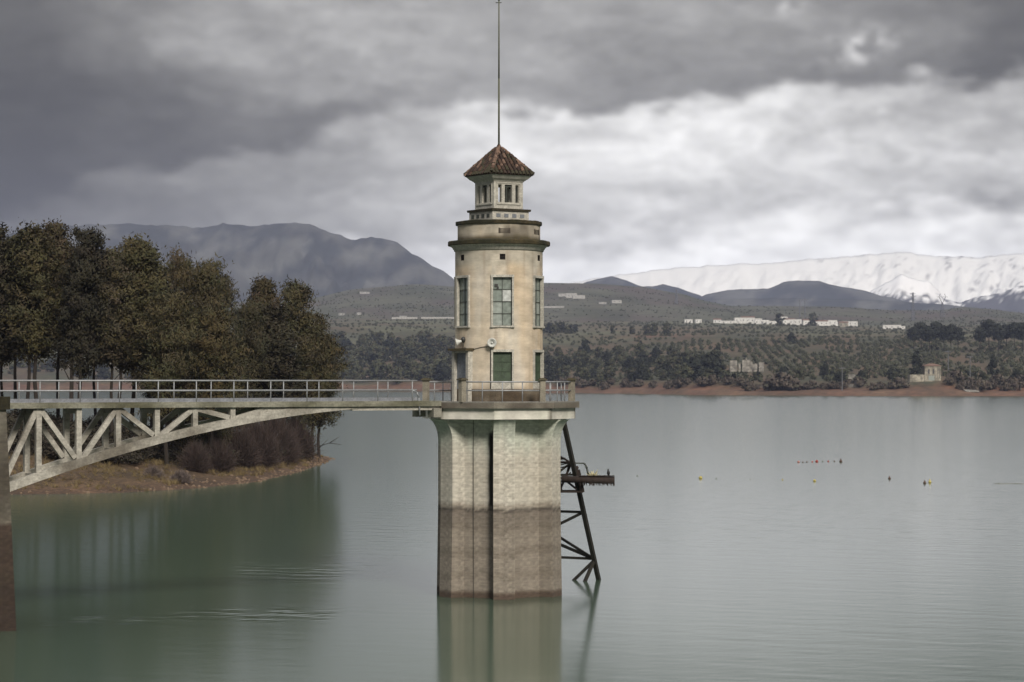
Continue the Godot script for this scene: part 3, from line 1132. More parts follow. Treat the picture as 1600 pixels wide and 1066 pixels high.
func door(t: Node3D, a: float) -> void:
	var d := part("door_portal", Mb.new(), M.trim, t)
	d.rotation.y = deg_to_rad(a)
	var f := Mb.new()
	for s in [-1.0, 1.0]:
		f.box(Vector3(s * 0.60, 10.62, 2.06), Vector3(0.2, 2.44, 0.46))
	f.box(Vector3(0, 11.79, 2.05), Vector3(1.0, 0.1, 0.4))
	d.mesh = f.done()
	f = Mb.new()
	f.box(Vector3(0, 11.9, 2.12), Vector3(1.55, 0.12, 0.72))
	part("hood", f, material("slab_moss_dark", Color(0.14, 0.11, 0.055), 0.97, mottle(33, 0.08, 0.4), 1.4), d)
	f = Mb.new()
	f.box(Vector3(0, 10.57, 2.10), Vector3(0.99, 2.33, 0.05))
	var leaf := part("door", f, M.blue_door, d)
	f = Mb.new()
	f.box(Vector3(0.36, 10.5, 2.15), Vector3(0.05, 0.14, 0.06))
	part("handle", f, M.iron, leaf)


func cupola(t: Node3D, q: float) -> void:
	# four walls with three upright slots each, so that one sees through
	var a := 0.845
	var y0 := 18.735
	var y1 := 20.07
	var s0 := 19.06
	var s1 := 19.92
	var cuts := [0.0, 0.15, 0.265, 0.375, 0.63, 0.74, 0.855, 1.0]
	for f in 4:
		var mb := Mb.new()
		var len_ := 2 * a if f % 2 == 0 else 2 * a - 0.24
		for k in range(0, 8, 2):
			var x0: float = -a + 2 * a * cuts[k]
			var x1: float = -a + 2 * a * cuts[k + 1]
			x0 = maxf(x0, -len_ / 2)
			x1 = minf(x1, len_ / 2)
			mb.box(Vector3((x0 + x1) / 2, (s0 + s1) / 2, a - 0.06), Vector3(x1 - x0, s1 - s0, 0.12))
		mb.box(Vector3(0, (y0 + s0) / 2, a - 0.06), Vector3(len_, s0 - y0, 0.12))
		mb.box(Vector3(0, (s1 + y1) / 2, a - 0.06), Vector3(len_, y1 - s1, 0.12))
		var w := part("cupola_wall", mb, M.trim, t)
		w.rotation.y = q + f * PI / 2
		mb = Mb.new()   # raised frame round the three slots
		for s in [-1.0, 1.0]:
			mb.box(Vector3(s * 0.665, (s0 + s1) / 2 - 0.02, a + 0.012), Vector3(0.05, s1 - s0 + 0.16, 0.03))
		mb.box(Vector3(0, s0 - 0.075, a + 0.016), Vector3(1.38, 0.06, 0.04))
		mb.box(Vector3(0, s1 + 0.075, a + 0.010), Vector3(1.38, 0.04, 0.026))
		part("slot_frame", mb, M.trim, w)
		mb = Mb.new()   # iron frame of a lost casement in the middle slot
		mb.box(Vector3(0, s1 - 0.06, a - 0.09), Vector3(0.42, 0.1, 0.03))
		mb.box(Vector3(-0.05, (s0 + s1) / 2, a - 0.095), Vector3(0.05, s1 - s0 - 0.01, 0.03))
		part("casement", mb, M.iron, w)
	var c := Mb.new()
	c.frustum(20.07, 0.87, 20.13, 0.90)
	c.frustum(20.132, 0.92, 20.20, 0.99)
	c.frustum(20.202, 1.02, 20.38, 1.17)
	var o := part("cupola_cornice", c, M.trim, t)
	o.rotation.y = q
	var fl := Mb.new()
	fl.box(Vector3(0, 18.745, 0), Vector3(1.4, 0.02, 1.4))
	o = part("cupola_floor", fl, M.concrete, t)
	o.rotation.y = q


func roof(t: Node3D, q: float) -> void:
	var e := 1.235
	var y0 := 20.40
	var rise := 1.44
	var mb := Mb.new()
	mb.frustum(y0 - 0.02, e - 0.02, y0 + 0.03, e - 0.03)
	for f in 4:
		var bb := Basis(Vector3.UP, f * PI / 2)
		mb.tri(bb * Vector3(-e + 0.03, y0 + 0.03, e - 0.03), bb * Vector3(e - 0.03, y0 + 0.03, e - 0.03), Vector3(0, y0 + rise - 0.02, 0))
	var r := part("roof", mb, M.tile_dark, t)
	r.rotation.y = q
	var slope := sqrt(e * e + rise * rise)
	# one barrel tile, lying along its own y, and a wider one for the hips
	var forms := []
	for k in 3:
		var tl := Mb.new()
		var rad := 0.082 + 0.006 * k
		for s in 5:
			var a0 := PI * s / 5.0
			var a1 := PI * (s + 1) / 5.0
			var u0 := Vector3(cos(a0), 0, sin(a0) * 0.85)
			var u1 := Vector3(cos(a1), 0, sin(a1) * 0.85)
			var r1 := rad * 0.82
			tl.quad(u1 * rad, u0 * rad, u0 * r1 + Vector3(0, 0.27, 0), u1 * r1 + Vector3(0, 0.27, 0))
			tl.quad(u0 * rad, u1 * rad, u1 * (rad - 0.02), u0 * (rad - 0.02))
		forms.append(tl.done())
	var mats := [M.tile_dark, M.tile_brown, M.tile_brown, M.tile_pink, M.tile_dark, M.tile_orange, M.tile_lichen]
	for f in 4:
		var bb := Basis(Vector3.UP, f * PI / 2)
		var up := Vector3(0, rise, -e).normalized()
		var nrm := Vector3(0, e, rise).normalized()
		for i in 11:
			var x := -1.11 + 0.222 * i
			var reach := slope * (1.0 - absf(x) / e) - 0.10
			var s := 0.0
			var k := 0
			while s < reach:
				var m: Material = mats[rng.randi() % mats.size()]
				if k == 0 and rng.randf() < 0.7:
					m = M.tile_lichen
				var tile := part_fast("tile", forms[rng.randi() % 3], m, r)
				var base := Vector3(x + rng.randf_range(-0.008, 0.008), y0 + 0.02, e - 0.0) + up * (s - 0.03) + nrm * (0.025 + 0.012 * (k % 2))
				tile.transform = Transform3D(bb * Basis(Vector3.RIGHT, up, Vector3.RIGHT.cross(up)).rotated(nrm, rng.randf_range(-0.05, 0.05)).rotated(Vector3.RIGHT, 0.045), bb * base)
				s += 0.215
				k += 1
		var foot := bb * Vector3(-e + 0.03, y0 + 0.04, e - 0.03)
		var apex := Vector3(0, y0 + rise, 0)
		var hup := (apex - foot).normalized()
		var side := hup.cross(Vector3.UP).normalized()
		for k in 9:
			var tile := part_fast("ridge_tile", forms[2], [M.tile_pink, M.tile_orange, M.tile_pink, M.tile_brown][rng.randi() % 4] if k > 0 else M.tile_lichen, r)
			tile.transform = Transform3D(Basis(side, hup, side.cross(hup)).scaled_local(Vector3(1.15, 1.0, 1.3)), foot + hup * (0.225 * k) + side.cross(hup) * 0.035)
	# flagpole on the roof tip
	mb = Mb.new(true)
	var p := Vector3(TX, 0, TZ)
	mb.tube(Vector3.ZERO, Vector3(0, 3.4, 0), 0.052, 0.045, 10)
	mb.tube(Vector3(0, 3.4, 0), Vector3(0, 7.22, 0), 0.043, 0.03, 10)
	var pole := thing("flagpole", "thin tall bare metal flagpole rising from the tip of the tiled roof", "flagpole", p + Vector3(0, y0 + rise - 0.06, 0))
	part("shaft", mb, M.pole, pole)
	mb = Mb.new(true)
	mb.ball(Vector3(0, 7.25, 0), Vector3(0.05, 0.06, 0.05))
	mb.tube(Vector3(-0.16, 7.12, 0), Vector3(0.13, 7.12, 0), 0.022, 0.022, 6)
	part("truck", mb, M.iron, pole)
	mb = Mb.new(true)
	mb.lathe([[0.12, -0.02], [0.11, 0.05], [0.07, 0.10], [0.052, 0.16]], 16)
	part("collar", mb, M.iron, pole)


func part_fast(called: String, mesh: Mesh, m: Material, parent: Node) -> MeshInstance3D:
	var o := MeshInstance3D.new()
	o.mesh = mesh
	o.material_override = m
	o.name = "%s_%03d" % [called, parent.get_child_count()]
	parent.add_child(o, true)
	return o


func railing(t: Node3D) -> void:
	# concrete posts at the corners of a hexagon, two rails and thin uprights between
	var posts := []
	for k in 6:
		posts.append(dir([36.0, 92.0, 154.0, 214.0, 273.0, 331.0][k]) * 3.56)
	var rail := part("railing", Mb.new(), M.galvanised, t)
	var mb := Mb.new(true)
	for k in 6:
		if k == 4:
			continue   # the bridge comes in here
		var a: Vector3 = posts[k]
		var b: Vector3 = posts[(k + 1) % 6]
		for h in [10.34, 9.93]:
			mb.tube(a + Vector3(0, h, 0), b + Vector3(0, h, 0), 0.033, 0.033, 8)
	rail.mesh = mb.done()
	for k in 6:
		if k != 4:
			var a: Vector3 = posts[k]
			var b: Vector3 = posts[(k + 1) % 6]
			var n := 4 if k != 0 else 4
			for i in range(1, n):
				mb = Mb.new(true)
				var p := a.lerp(b, float(i) / n)
				mb.tube(p + Vector3(0, 9.38, 0), p + Vector3(0, 10.34, 0), 0.028, 0.028, 8)
				part("upright", mb, M.galvanised, rail)
	for k in 6:
		mb = Mb.new()
		var b := Basis(Vector3.UP, deg_to_rad(8.0 + 60.0 * k))
		mb.col = Color(0.46, 0.42, 0.34)
		mb.box(posts[k] + Vector3(0, 9.90, 0), Vector3(0.26, 1.04, 0.26), b)
		var c := part("rail_post", mb, M.concrete, t)
		mb = Mb.new()
		mb.col = Color(0.17, 0.15, 0.10)
		mb.box(posts[k] + Vector3(0, 10.45, 0), Vector3(0.40, 0.07, 0.40), b)
		mb.box(posts[k] + Vector3(0, 10.51, 0), Vector3(0.26, 0.05, 0.26), b)
		part("post_cap", mb, M.concrete, c)

	# two horn loudspeakers on the wall
	var p := Vector3(TX, 0, TZ)
	var h1 := thing("horn_loudspeaker", "round white horn loudspeaker facing the camera above the green shutter", "loudspeaker", p + dir(-8.0) * 2.16 + Vector3(0, 12.22, 0), deg_to_rad(-4.0))
	mb = Mb.new(true)
	mb.lathe([[0.06, 0.0], [0.07, 0.10], [0.10, 0.16], [0.16, 0.22], [0.225, 0.26], [0.225, 0.275], [0.15, 0.235], [0.08, 0.18], [0.05, 0.14]], 28)
	var o := part("horn", mb, M.white_plastic, h1)
	o.rotation.x = PI / 2
	mb = Mb.new(true)
	mb.ball(Vector3(0, 0, 0.22), Vector3(0.055, 0.055, 0.05))
	part("driver_cap", mb, M.white_plastic, h1)
	mb = Mb.new()
	mb.box(Vector3(0, -0.14, 0.06), Vector3(0.05, 0.2, 0.16))
	part("bracket", mb, M.iron, h1)
	var h2 := thing("horn_loudspeaker", "white horn loudspeaker with a black driver pointing left above the blue door", "loudspeaker", p + dir(-52.0) * 2.22 + Vector3(0, 12.32, 0), deg_to_rad(-90.0))
	mb = Mb.new(true)
	mb.lathe([[0.05, 0.0], [0.07, 0.12], [0.13, 0.22], [0.20, 0.30], [0.20, 0.315], [0.13, 0.24], [0.06, 0.12]], 24)
	o = part("horn", mb, M.white_plastic, h2)
	o.rotation.x = PI / 2 + 0.25
	mb = Mb.new(true)
	mb.ball(Vector3(0, 0.06, -0.04), Vector3(0.12, 0.15, 0.12))
	part("driver", mb, M.black_plastic, h2)
	mb = Mb.new(true)
	mb.tube(Vector3(0, 0.0, -0.06), Vector3(0.02, -0.38, -0.02), 0.02, 0.02, 6)
	part("bracket", mb, M.iron, h2)
	# the wire that joins them
	mb = Mb.new(true)
	var pts := []
	for k in 15:
		var s := k / 14.0
		pts.append(dir(lerpf(-50.0, -6.0, s)) * 2.165 + Vector3(0, 12.0 - 0.06 * sin(s * PI * 2.0) - 0.04 * sin(s * PI), 0))
	for k in 14:
		mb.tube(pts[k], pts[k + 1], 0.016, 0.016, 5, false)
	mb.tube(dir(-10.5) * 2.165 + Vector3(0, 12.02, 0), dir(-10.5) * 2.165 + Vector3(0, 10.0, 0), 0.016, 0.016, 5, false)
	part("wall_wire", mb, M.black_plastic, t)


# ---------------------------------------------------------------- the footbridge

func on_bridge(s: float, side: float, y: float) -> Vector3:  # s metres from the tower axis, side metres towards the camera
	return dir(BRIDGE) * s + dir(BRIDGE + 90.0) * side + Vector3(0, y, 0)


func chord_y(s: float) -> float:
	return 9.15 - 0.0179 * pow(maxf(s - 6.0, 0.0), 1.8)


func stained(mb: Mb, a: Vector3, b: Vector3, w: float, h: float, side: Vector3, clean: Color, dirt: Color, amount: float) -> void:
	# a bar in short lengths, so that the stains have a shape of their own
	var n := maxi(1, int(a.distance_to(b) / 0.16))
	var y := (b - a).normalized()
	var x := (side - y * side.dot(y)).normalized()
	var z := x.cross(y)
	var ring := [x * w / 2 + z * h / 2, x * w / 2 - z * h / 2, -x * w / 2 - z * h / 2, -x * w / 2 + z * h / 2]
	var col := func(p: Vector3) -> Color:
		return clean.lerp(dirt, clampf(amount + 1.5 * noise.get_noise_3d(p.x * 70.0, p.y * 130.0, p.z * 70.0), 0.0, 0.9))
	for k in n:
		var p0 := a.lerp(b, float(k) / n)
		var p1 := a.lerp(b, float(k + 1) / n)
		for e in 4:
			var u: Vector3 = ring[e]
			var v: Vector3 = ring[(e + 1) % 4]
			mb.quadc(p0 + v, p0 + u, p1 + u, p1 + v, col.call(p0 + v), col.call(p0 + u), col.call(p1 + u), col.call(p1 + v))
	mb.col = clean
	mb.quad(a + ring[0], a + ring[1], a + ring[2], a + ring[3])
	mb.quad(b + ring[3], b + ring[2], b + ring[1], b + ring[0])


func bridge() -> void:
	var br := thing("footbridge", "white painted concrete truss footbridge with grey railings leading to the tower", "bridge", Vector3(TX, 0, TZ))
	var clean := Color(0.68, 0.65, 0.575)
	var dirt := Color(0.22, 0.19, 0.15)
	var across := dir(BRIDGE + 90.0)
	var far_end := 28.5
	var mb := Mb.new()
	stained(mb, on_bridge(3.75, 0, 9.315), on_bridge(far_end, 0, 9.315), 2.1, 0.25, across, Color(0.40, 0.39, 0.31), Color(0.13, 0.125, 0.07), 0.35)
	part("deck", mb, M.bridge_paint, br)
	var s0 := 10.78
	var step := 1.83
	for side in [0.78, -0.78]:
		# curved lower chord in straight lengths
		var s := 7.2
		mb = Mb.new()
		while s < far_end:
			var e := minf(s + step / 2, far_end)
			stained(mb, on_bridge(s, side, chord_y(s) + 0.19), on_bridge(e, side, chord_y(e) + 0.19), 0.30, 0.38, across, clean, dirt, 0.12 + 0.012 * s)
			s = e
		part("lower_chord", mb, M.bridge_paint, br)
		# solid haunch next to the tower
		mb = Mb.new()
		mb.col = clean
		var n := 8
		for k in n:
			var a := lerpf(3.75, 8.4, float(k) / n)
			var b := lerpf(3.75, 8.4, float(k + 1) / n)
			var ya := minf(chord_y(a) + 0.02, 9.0)
			var yb := minf(chord_y(b) + 0.02, 9.0)
			var h := 0.13
			mb.hexa([on_bridge(b, side + h, yb), on_bridge(a, side + h, ya), on_bridge(a, side - h, ya), on_bridge(b, side - h, yb), on_bridge(b, side + h, 9.19), on_bridge(a, side + h, 9.19), on_bridge(a, side - h, 9.19), on_bridge(b, side - h, 9.19)])
		part("haunch", mb, M.bridge_paint, br)
		for k in 4:
			var ss := 8.9 + 0.52 * k
			mb = Mb.new()
			stained(mb, on_bridge(ss, side, chord_y(ss) + 0.3), on_bridge(ss, side, 9.19), 0.16, 0.20, across, clean, dirt, 0.15)
			part("stub", mb, M.bridge_paint, br)
		for k in 10:
			var ss := s0 + step * k
			var foot := chord_y(ss) + 0.25
			mb = Mb.new()
			stained(mb, on_bridge(ss, side, foot), on_bridge(ss, side, 9.19), 0.24, 0.24, across, clean, dirt, 0.1)
			part("vertical", mb, M.bridge_paint, br)
			if k < 9:
				var sn := ss + step
				var fn := chord_y(sn) + 0.36
				mb = Mb.new()
				if k % 2 == 0:   # from the foot here up to the deck at the next one
					stained(mb, on_bridge(ss + 0.16, side, foot + 0.16), on_bridge(sn - 0.10, side, 9.12), 0.20, 0.22, across, clean, dirt, 0.12)
				else:
					stained(mb, on_bridge(ss + 0.10, side, 9.12), on_bridge(sn - 0.16, side, fn), 0.20, 0.22, across, clean, dirt, 0.12)
				part("diagonal", mb, M.bridge_paint, br)
	for k in range(0, 10):
		var ss := s0 + step * k
		mb = Mb.new()
		mb.col = clean
		mb.bar(on_bridge(ss, 0.64, 9.06), on_bridge(ss, -0.64, 9.06), 0.2, 0.22)
		if k % 2 == 1:
			mb.bar(on_bridge(ss, 0.64, chord_y(ss) + 0.2), on_bridge(ss, -0.64, chord_y(ss) + 0.2), 0.2, 0.2)
		part("cross_beam", mb, M.bridge_paint, br)
	# railings: two rails and a toe plate on each side, a post at every panel
	for side in [0.99, -0.99]:
		mb = Mb.new(true)
		var near: float = 5.3 if side > 0.0 else 4.0
		for h in [10.40, 9.95]:
			mb.tube(on_bridge(near, side, h), on_bridge(far_end, side, h), 0.036, 0.036, 8)
		var rail := part("railing", mb, M.galvanised, br)
		mb = Mb.new()
		mb.bar(on_bridge(near, side, 9.52), on_bridge(far_end, side, 9.52), 0.15, 0.02, Vector3.UP)
		part("toe_plate", mb, M.toe_plate, rail)
		for k in 13:
			var ss := 5.29 + step * k + (0.0 if side > 0.0 else 0.28)
			mb = Mb.new(true)
			mb.tube(on_bridge(ss, side, 9.42), on_bridge(ss, side, 10.40), 0.028, 0.028, 8)
			part("post", mb, M.galvanised, rail)
		if side > 0.0:   # the near rail bends down at its end
			mb = Mb.new(true)
			mb.tube(on_bridge(near, side, 9.95), on_bridge(near - 0.25, side, 9.86), 0.036, 0.036, 8)
			mb.tube(on_bridge(near - 0.25, side, 9.86), on_bridge(near - 0.36, side, 9.6), 0.036, 0.036, 8)
			mb.tube(on_bridge(near - 0.36, side, 9.6), on_bridge(near - 0.42, side, 8.75), 0.036, 0.036, 8)
			part("rail_end", mb, M.galvanised, rail)
	# bearing blocks below the end of the deck
	for side in [0.8, -0.8]:
		mb = Mb.new()
		mb.col = Color(0.50, 0.48, 0.41)
		mb.box(on_bridge(3.98, side, 8.87), Vector3(0.42, 0.42, 0.6), Basis(Vector3.UP, deg_to_rad(BRIDGE + 90.0)))
		part("bearing_block", mb, M.concrete, br)

	# the pier at the left edge
	var pier := thing("bridge_pier", "tall weathered concrete bridge pier at the left edge with a mossy cap", "pier", Vector3(TX, 0, TZ))
	mb = Mb.new()
	var rows := 60
	var ring := func(y: float) -> Array:
		var s := lerpf(25.95, 26.42, clampf(y / 9.2, -0.3, 1.0))
		return [on_bridge(s, 5.0, y), on_bridge(s, -1.6, y), on_bridge(s + 2.6, -1.6, y), on_bridge(s + 2.6, 5.0, y)]
	var col := func(p: Vector3) -> Color:
		var v := noise.get_noise_3d(p.x * 50.0, p.y * 60.0, p.z * 50.0)
		var c := Color(0.25, 0.235, 0.20).lerp(Color(0.09, 0.078, 0.062), clampf(0.35 + 1.4 * v, 0.0, 1.0))
		var mark := 4.4 + 0.05 * v
		c = c.lerp(Color(0.040, 0.028, 0.022).lerp(Color(0.075, 0.053, 0.041), clampf(0.5 + 1.5 * v, 0.0, 1.0)), smoothstep(mark + 0.05, mark - 0.05, p.y))
		return c.lerp(Color(0.3, 0.27, 0.23), 0.45 * smoothstep(mark + 0.02, mark + 0.08, p.y) * smoothstep(mark + 0.34, mark + 0.2, p.y))
	for k in rows:
		var y0 := lerpf(-2.0, 9.2, float(k) / rows)
		var y1 := lerpf(-2.0, 9.2, float(k + 1) / rows)
		var lo: Array = ring.call(y0)
		var hi: Array = ring.call(y1)
		for e in 4:
			var f := (e + 1) % 4
			for q in 12:
				var v := [lo[e].lerp(lo[f], q / 12.0), lo[e].lerp(lo[f], (q + 1) / 12.0), hi[e].lerp(hi[f], (q + 1) / 12.0), hi[e].lerp(hi[f], q / 12.0)]
				mb.quadc(v[0], v[1], v[2], v[3], col.call(v[0]), col.call(v[1]), col.call(v[2]), col.call(v[3]))
	part("pier_shaft", mb, M.masonry, pier)
	mb = Mb.new()
	mb.col = Color(0.055, 0.05, 0.02)
	var bb := Basis(Vector3.UP, deg_to_rad(BRIDGE + 90.0))
	mb.box(on_bridge(27.75, 3.1, 9.47), Vector3(2.9, 0.54, 4.1), bb)
	part("pier_cap", mb, M.moss, pier)


# ---------------------------------------------------------------- rusty steel beside the tower

func steel_frame() -> void:
	var fr := thing("steel_trestle", "dark rusty steel trestle of slanting legs and braces beside the tower pillar", "trestle", Vector3.ZERO)
	var back := Vector3(-3.6, 0, -2.2)     # to the second leg, behind the pillar
	var foot := at(936.5, 912.0, 126.7)
	var head := at(880.0, 656.0, 120.6)
	var leg := func(py: float) -> Vector3:  # a point of the leg at that height
		var y := EYE + (595.0 - py) / F * 123.5
		return foot.lerp(head, clampf((y - foot.y) / (head.y - foot.y), 0.0, 1.0))
	for off in [Vector3.ZERO, back]:
		var mb := Mb.new()
		mb.bar(foot + off, head + off, 0.19, 0.26)
		part("leg", mb, M.rust_steel, fr)
	var beam := func(a: Vector3, b: Vector3, w: float) -> void:
		var mb := Mb.new()
		mb.bar(a, b, w, w)
		part("brace", mb, M.rust_steel, fr)
	var n1: Vector3 = leg.call(801.0)
	var n2_: Vector3 = leg.call(878.0)
	var n3: Vector3 = leg.call(768.0)
	beam.call(n1, n1 + back, 0.13)
	beam.call(n1, n1 + back * 0.7 + Vector3(0, -1.35, 0), 0.13)
	beam.call(n2_, n2_ + back, 0.13)
	beam.call(n2_, n2_ + back * 0.72 + Vector3(0, 1.55, 0), 0.12)
	beam.call(n2_, n2_ + back * 0.72 + Vector3(0, 1.0, 0), 0.14)
	beam.call(n2_ + Vector3(0.0, -0.1, 0), Vector3(n2_.x - 1.12, -0.1, n2_.z - 0.6), 0.14)
	beam.call(n2_ + Vector3(0.0, -0.1, 0), Vector3(n2_.x - 0.52, -0.1, n2_.z + 0.3), 0.15)
	# working platform: a cage of angle iron at mid height
	var cg := thing("steel_cage", "rusty steel cage of crossed angle irons on the slanting trestle", "steel cage", Vector3.ZERO)
	var z := 122.6
	var bars := [[872, 712, 893, 724, 0.16], [872, 718, 884, 717, 0.13], [872, 723, 892, 723, 0.15], [892, 724, 874, 738, 0.13], [893, 724, 876, 765, 0.15], [889, 728, 886, 744, 0.12], [873, 727, 892, 723, 0.10], [873, 731, 886, 729, 0.11], [872, 743, 902, 742, 0.13], [872, 748, 905, 747, 0.16], [880, 748, 901, 765, 0.17], [872, 768.5, 911, 768.5, 0.18], [900, 730, 909, 769, 0.26], [905, 735, 912, 769, 0.16], [874, 744, 878, 768, 0.12], [897, 731, 904, 731, 0.2], [892, 738, 888, 742, 0.1], [872, 752, 900, 751, 0.10]]
	for b in bars:
		for d in [0.0, -1.1]:
			if d < 0.0 and b[4] < 0.12:
				continue
			var mb := Mb.new()
			mb.bar(at(b[0], b[1], z) + Vector3(0, 0, d), at(b[2], b[3], z) + Vector3(0, 0, d), b[4] * 0.62, b[4] * 0.5)
			part("bar", mb, M.rust_brown if b[4] > 0.14 else M.rust_steel, cg)
	for b in [[873, 768.5], [908, 768.5], [873, 743], [892, 724]]:
		var mb := Mb.new()
		mb.bar(at(b[0], b[1], z), at(b[0], b[1], z) + Vector3(0, 0, -1.1), 0.1, 0.1)
		part("tie", mb, M.rust_steel, cg)
	# the boom that sticks out to the right
	var boom := thing("rusty_boom", "horizontal rusty pipe boom fringed with hanging weed, ending right of the trestle", "boom", at(905, 749.5, 122.2))
	var length := at(960, 749.5, 122.2).x - at(905, 749.5, 122.2).x
	var mb2 := Mb.new(true)
	mb2.tube(Vector3(-0.9, 0.02, 0), Vector3(length, -0.03, 0), 0.17, 0.19, 14)
	part("pipe", mb2, M.rust_brown, boom)
	mb2 = Mb.new()
	mb2.box(Vector3(length / 2, 0.19, 0), Vector3(length, 0.04, 0.34))
	part("walkway", mb2, M.rust_brown, boom)
	mb2 = Mb.new()
	for k in 60:
		var x := rng.randf_range(0.05, length)
		var zz := rng.randf_range(-0.14, 0.16)
		var l := rng.randf_range(0.22, 0.34)
		mb2.bar(Vector3(x, -0.02, zz), Vector3(x + rng.randf_range(-0.02, 0.02), -l, zz), 0.03, 0.02)
	var fringe := part("weed_fringe", mb2, M.rust_brown, boom)
	fringe.set_meta("kind", "stuff")
	mb2 = Mb.new(true)
	var rl := [at(892, 723.5, 122.4), at(912, 724.0, 122.4), at(914.5, 726.0, 122.4), at(917, 732.0, 122.4), at(919.5, 742.5, 122.4)]
	for k in rl.size() - 1:
		mb2.tube(rl[k], rl[k + 1], 0.045 if k else 0.035, 0.055 if k else 0.035, 8)
	single("bent_handrail", mb2, M.iron, "bent iron handrail curving down onto the start of the rusty boom", "handrail")
	# a pale clump of dry weed and a bird
	mb2 = Mb.new()
	for k in 70:
		var d := Vector3(rng.randfn(0, 0.13), absf(rng.randfn(0, 0.10)), rng.randfn(0, 0.1))
		mb2.bar(Vector3(d.x * 0.5, 0, d.z * 0.5), d + Vector3(0, 0.05, 0), 0.025, 0.02)
	material("straw", Color(0.50, 0.46, 0.30), 0.9)
	single("weed_tuft", mb2, M.straw, "pale dry weed tuft lying on the rusty boom", "weed", at(927, 743.5, 122.2))
	var bird := thing("bird", "black bird perched upright near the end of the rusty boom", "bird", at(950.3, 743.6, 122.2), deg_to_rad(-60))
	mb2 = Mb.new(true)
	# body and head as one turned shape, leaning a little
	mb2.lathe([[0.0, 0.02], [0.035, 0.04], [0.062, 0.09], [0.072, 0.15], [0.062, 0.21], [0.042, 0.255], [0.034, 0.28], [0.042, 0.305], [0.040, 0.33], [0.022, 0.35], [0.0, 0.356]], 14)
	mb2.bar(Vector3(0, 0.31, 0.03), Vector3(0, 0.315, 0.105), 0.018, 0.014)
	mb2.bar(Vector3(0, 0.07, -0.03), Vector3(0, -0.05, -0.09), 0.07, 0.02)
	part("body", mb2, M.bird, bird)
	for s in [-1.0, 1.0]:
		mb2 = Mb.new(true)
		mb2.ball(Vector3(s * 0.062, 0.15, -0.012), Vector3(0.022, 0.10, 0.055))
		part("wing", mb2, M.bird, bird)
		mb2 = Mb.new(true)
		mb2.tube(Vector3(s * 0.025, 0.0, 0), Vector3(s * 0.025, 0.05, 0), 0.008, 0.01, 6)
		part("leg", mb2, M.bird, bird)


# ---------------------------------------------------------------- trees

func leaves(clumps: Array, per: int, size: Vector2, droop: float, colors: Array, seed_: int) -> ArrayMesh:
	var r := RandomNumberGenerator.new()
	r.seed = seed_
	var v := PackedVector3Array()
	var c := PackedColorArray()
	var nv := PackedVector3Array()
	for cl in clumps:   # [centre, radius, how many as a share]
		var base: Color = colors[r.randi() % colors.size()]
		for k in int(per * cl[2]):
			var d := Vector3(r.randfn(), r.randfn() * 0.8, r.randfn()) * 0.5
			var p: Vector3 = cl[0] + d * cl[1]
			var u := Vector3(r.randfn(), r.randfn() - droop, r.randfn()).normalized() * size.x * r.randf_range(0.6, 1.35)
			var w := u.cross(Vector3(r.randfn(), r.randfn(), r.randfn())).normalized() * size.y * r.randf_range(0.7, 1.3)
			var col := base.lerp(colors[r.randi() % colors.size()], 0.4) * r.randf_range(0.86, 1.14)
			col.a = 1.0
			# leaves turn their faces outwards, so that a crown takes the light as one rounded mass
			var out_ := (Vector3(p.x, 0, p.z).normalized() + d + Vector3(0, 0.45, 0)).normalized()
			var g := u.cross(w).normalized()
			if g.dot(out_) < 0.0:
				w = -w
				g = -g
			var nn := (out_ + g * 0.7).normalized()
			for q in [p - u * 0.5, p + w * 0.5, p + u * 0.5, p - u * 0.5, p + u * 0.5, p - w * 0.5]:
				v.append(q)
				c.append(col)
				nv.append(nn)
	var arr := []
	arr.resize(Mesh.ARRAY_MAX)
	arr[Mesh.ARRAY_VERTEX] = v
	arr[Mesh.ARRAY_COLOR] = c
	arr[Mesh.ARRAY_NORMAL] = nv
	var m := ArrayMesh.new()
	m.add_surface_from_arrays(Mesh.PRIMITIVE_TRIANGLES, arr)
	return m


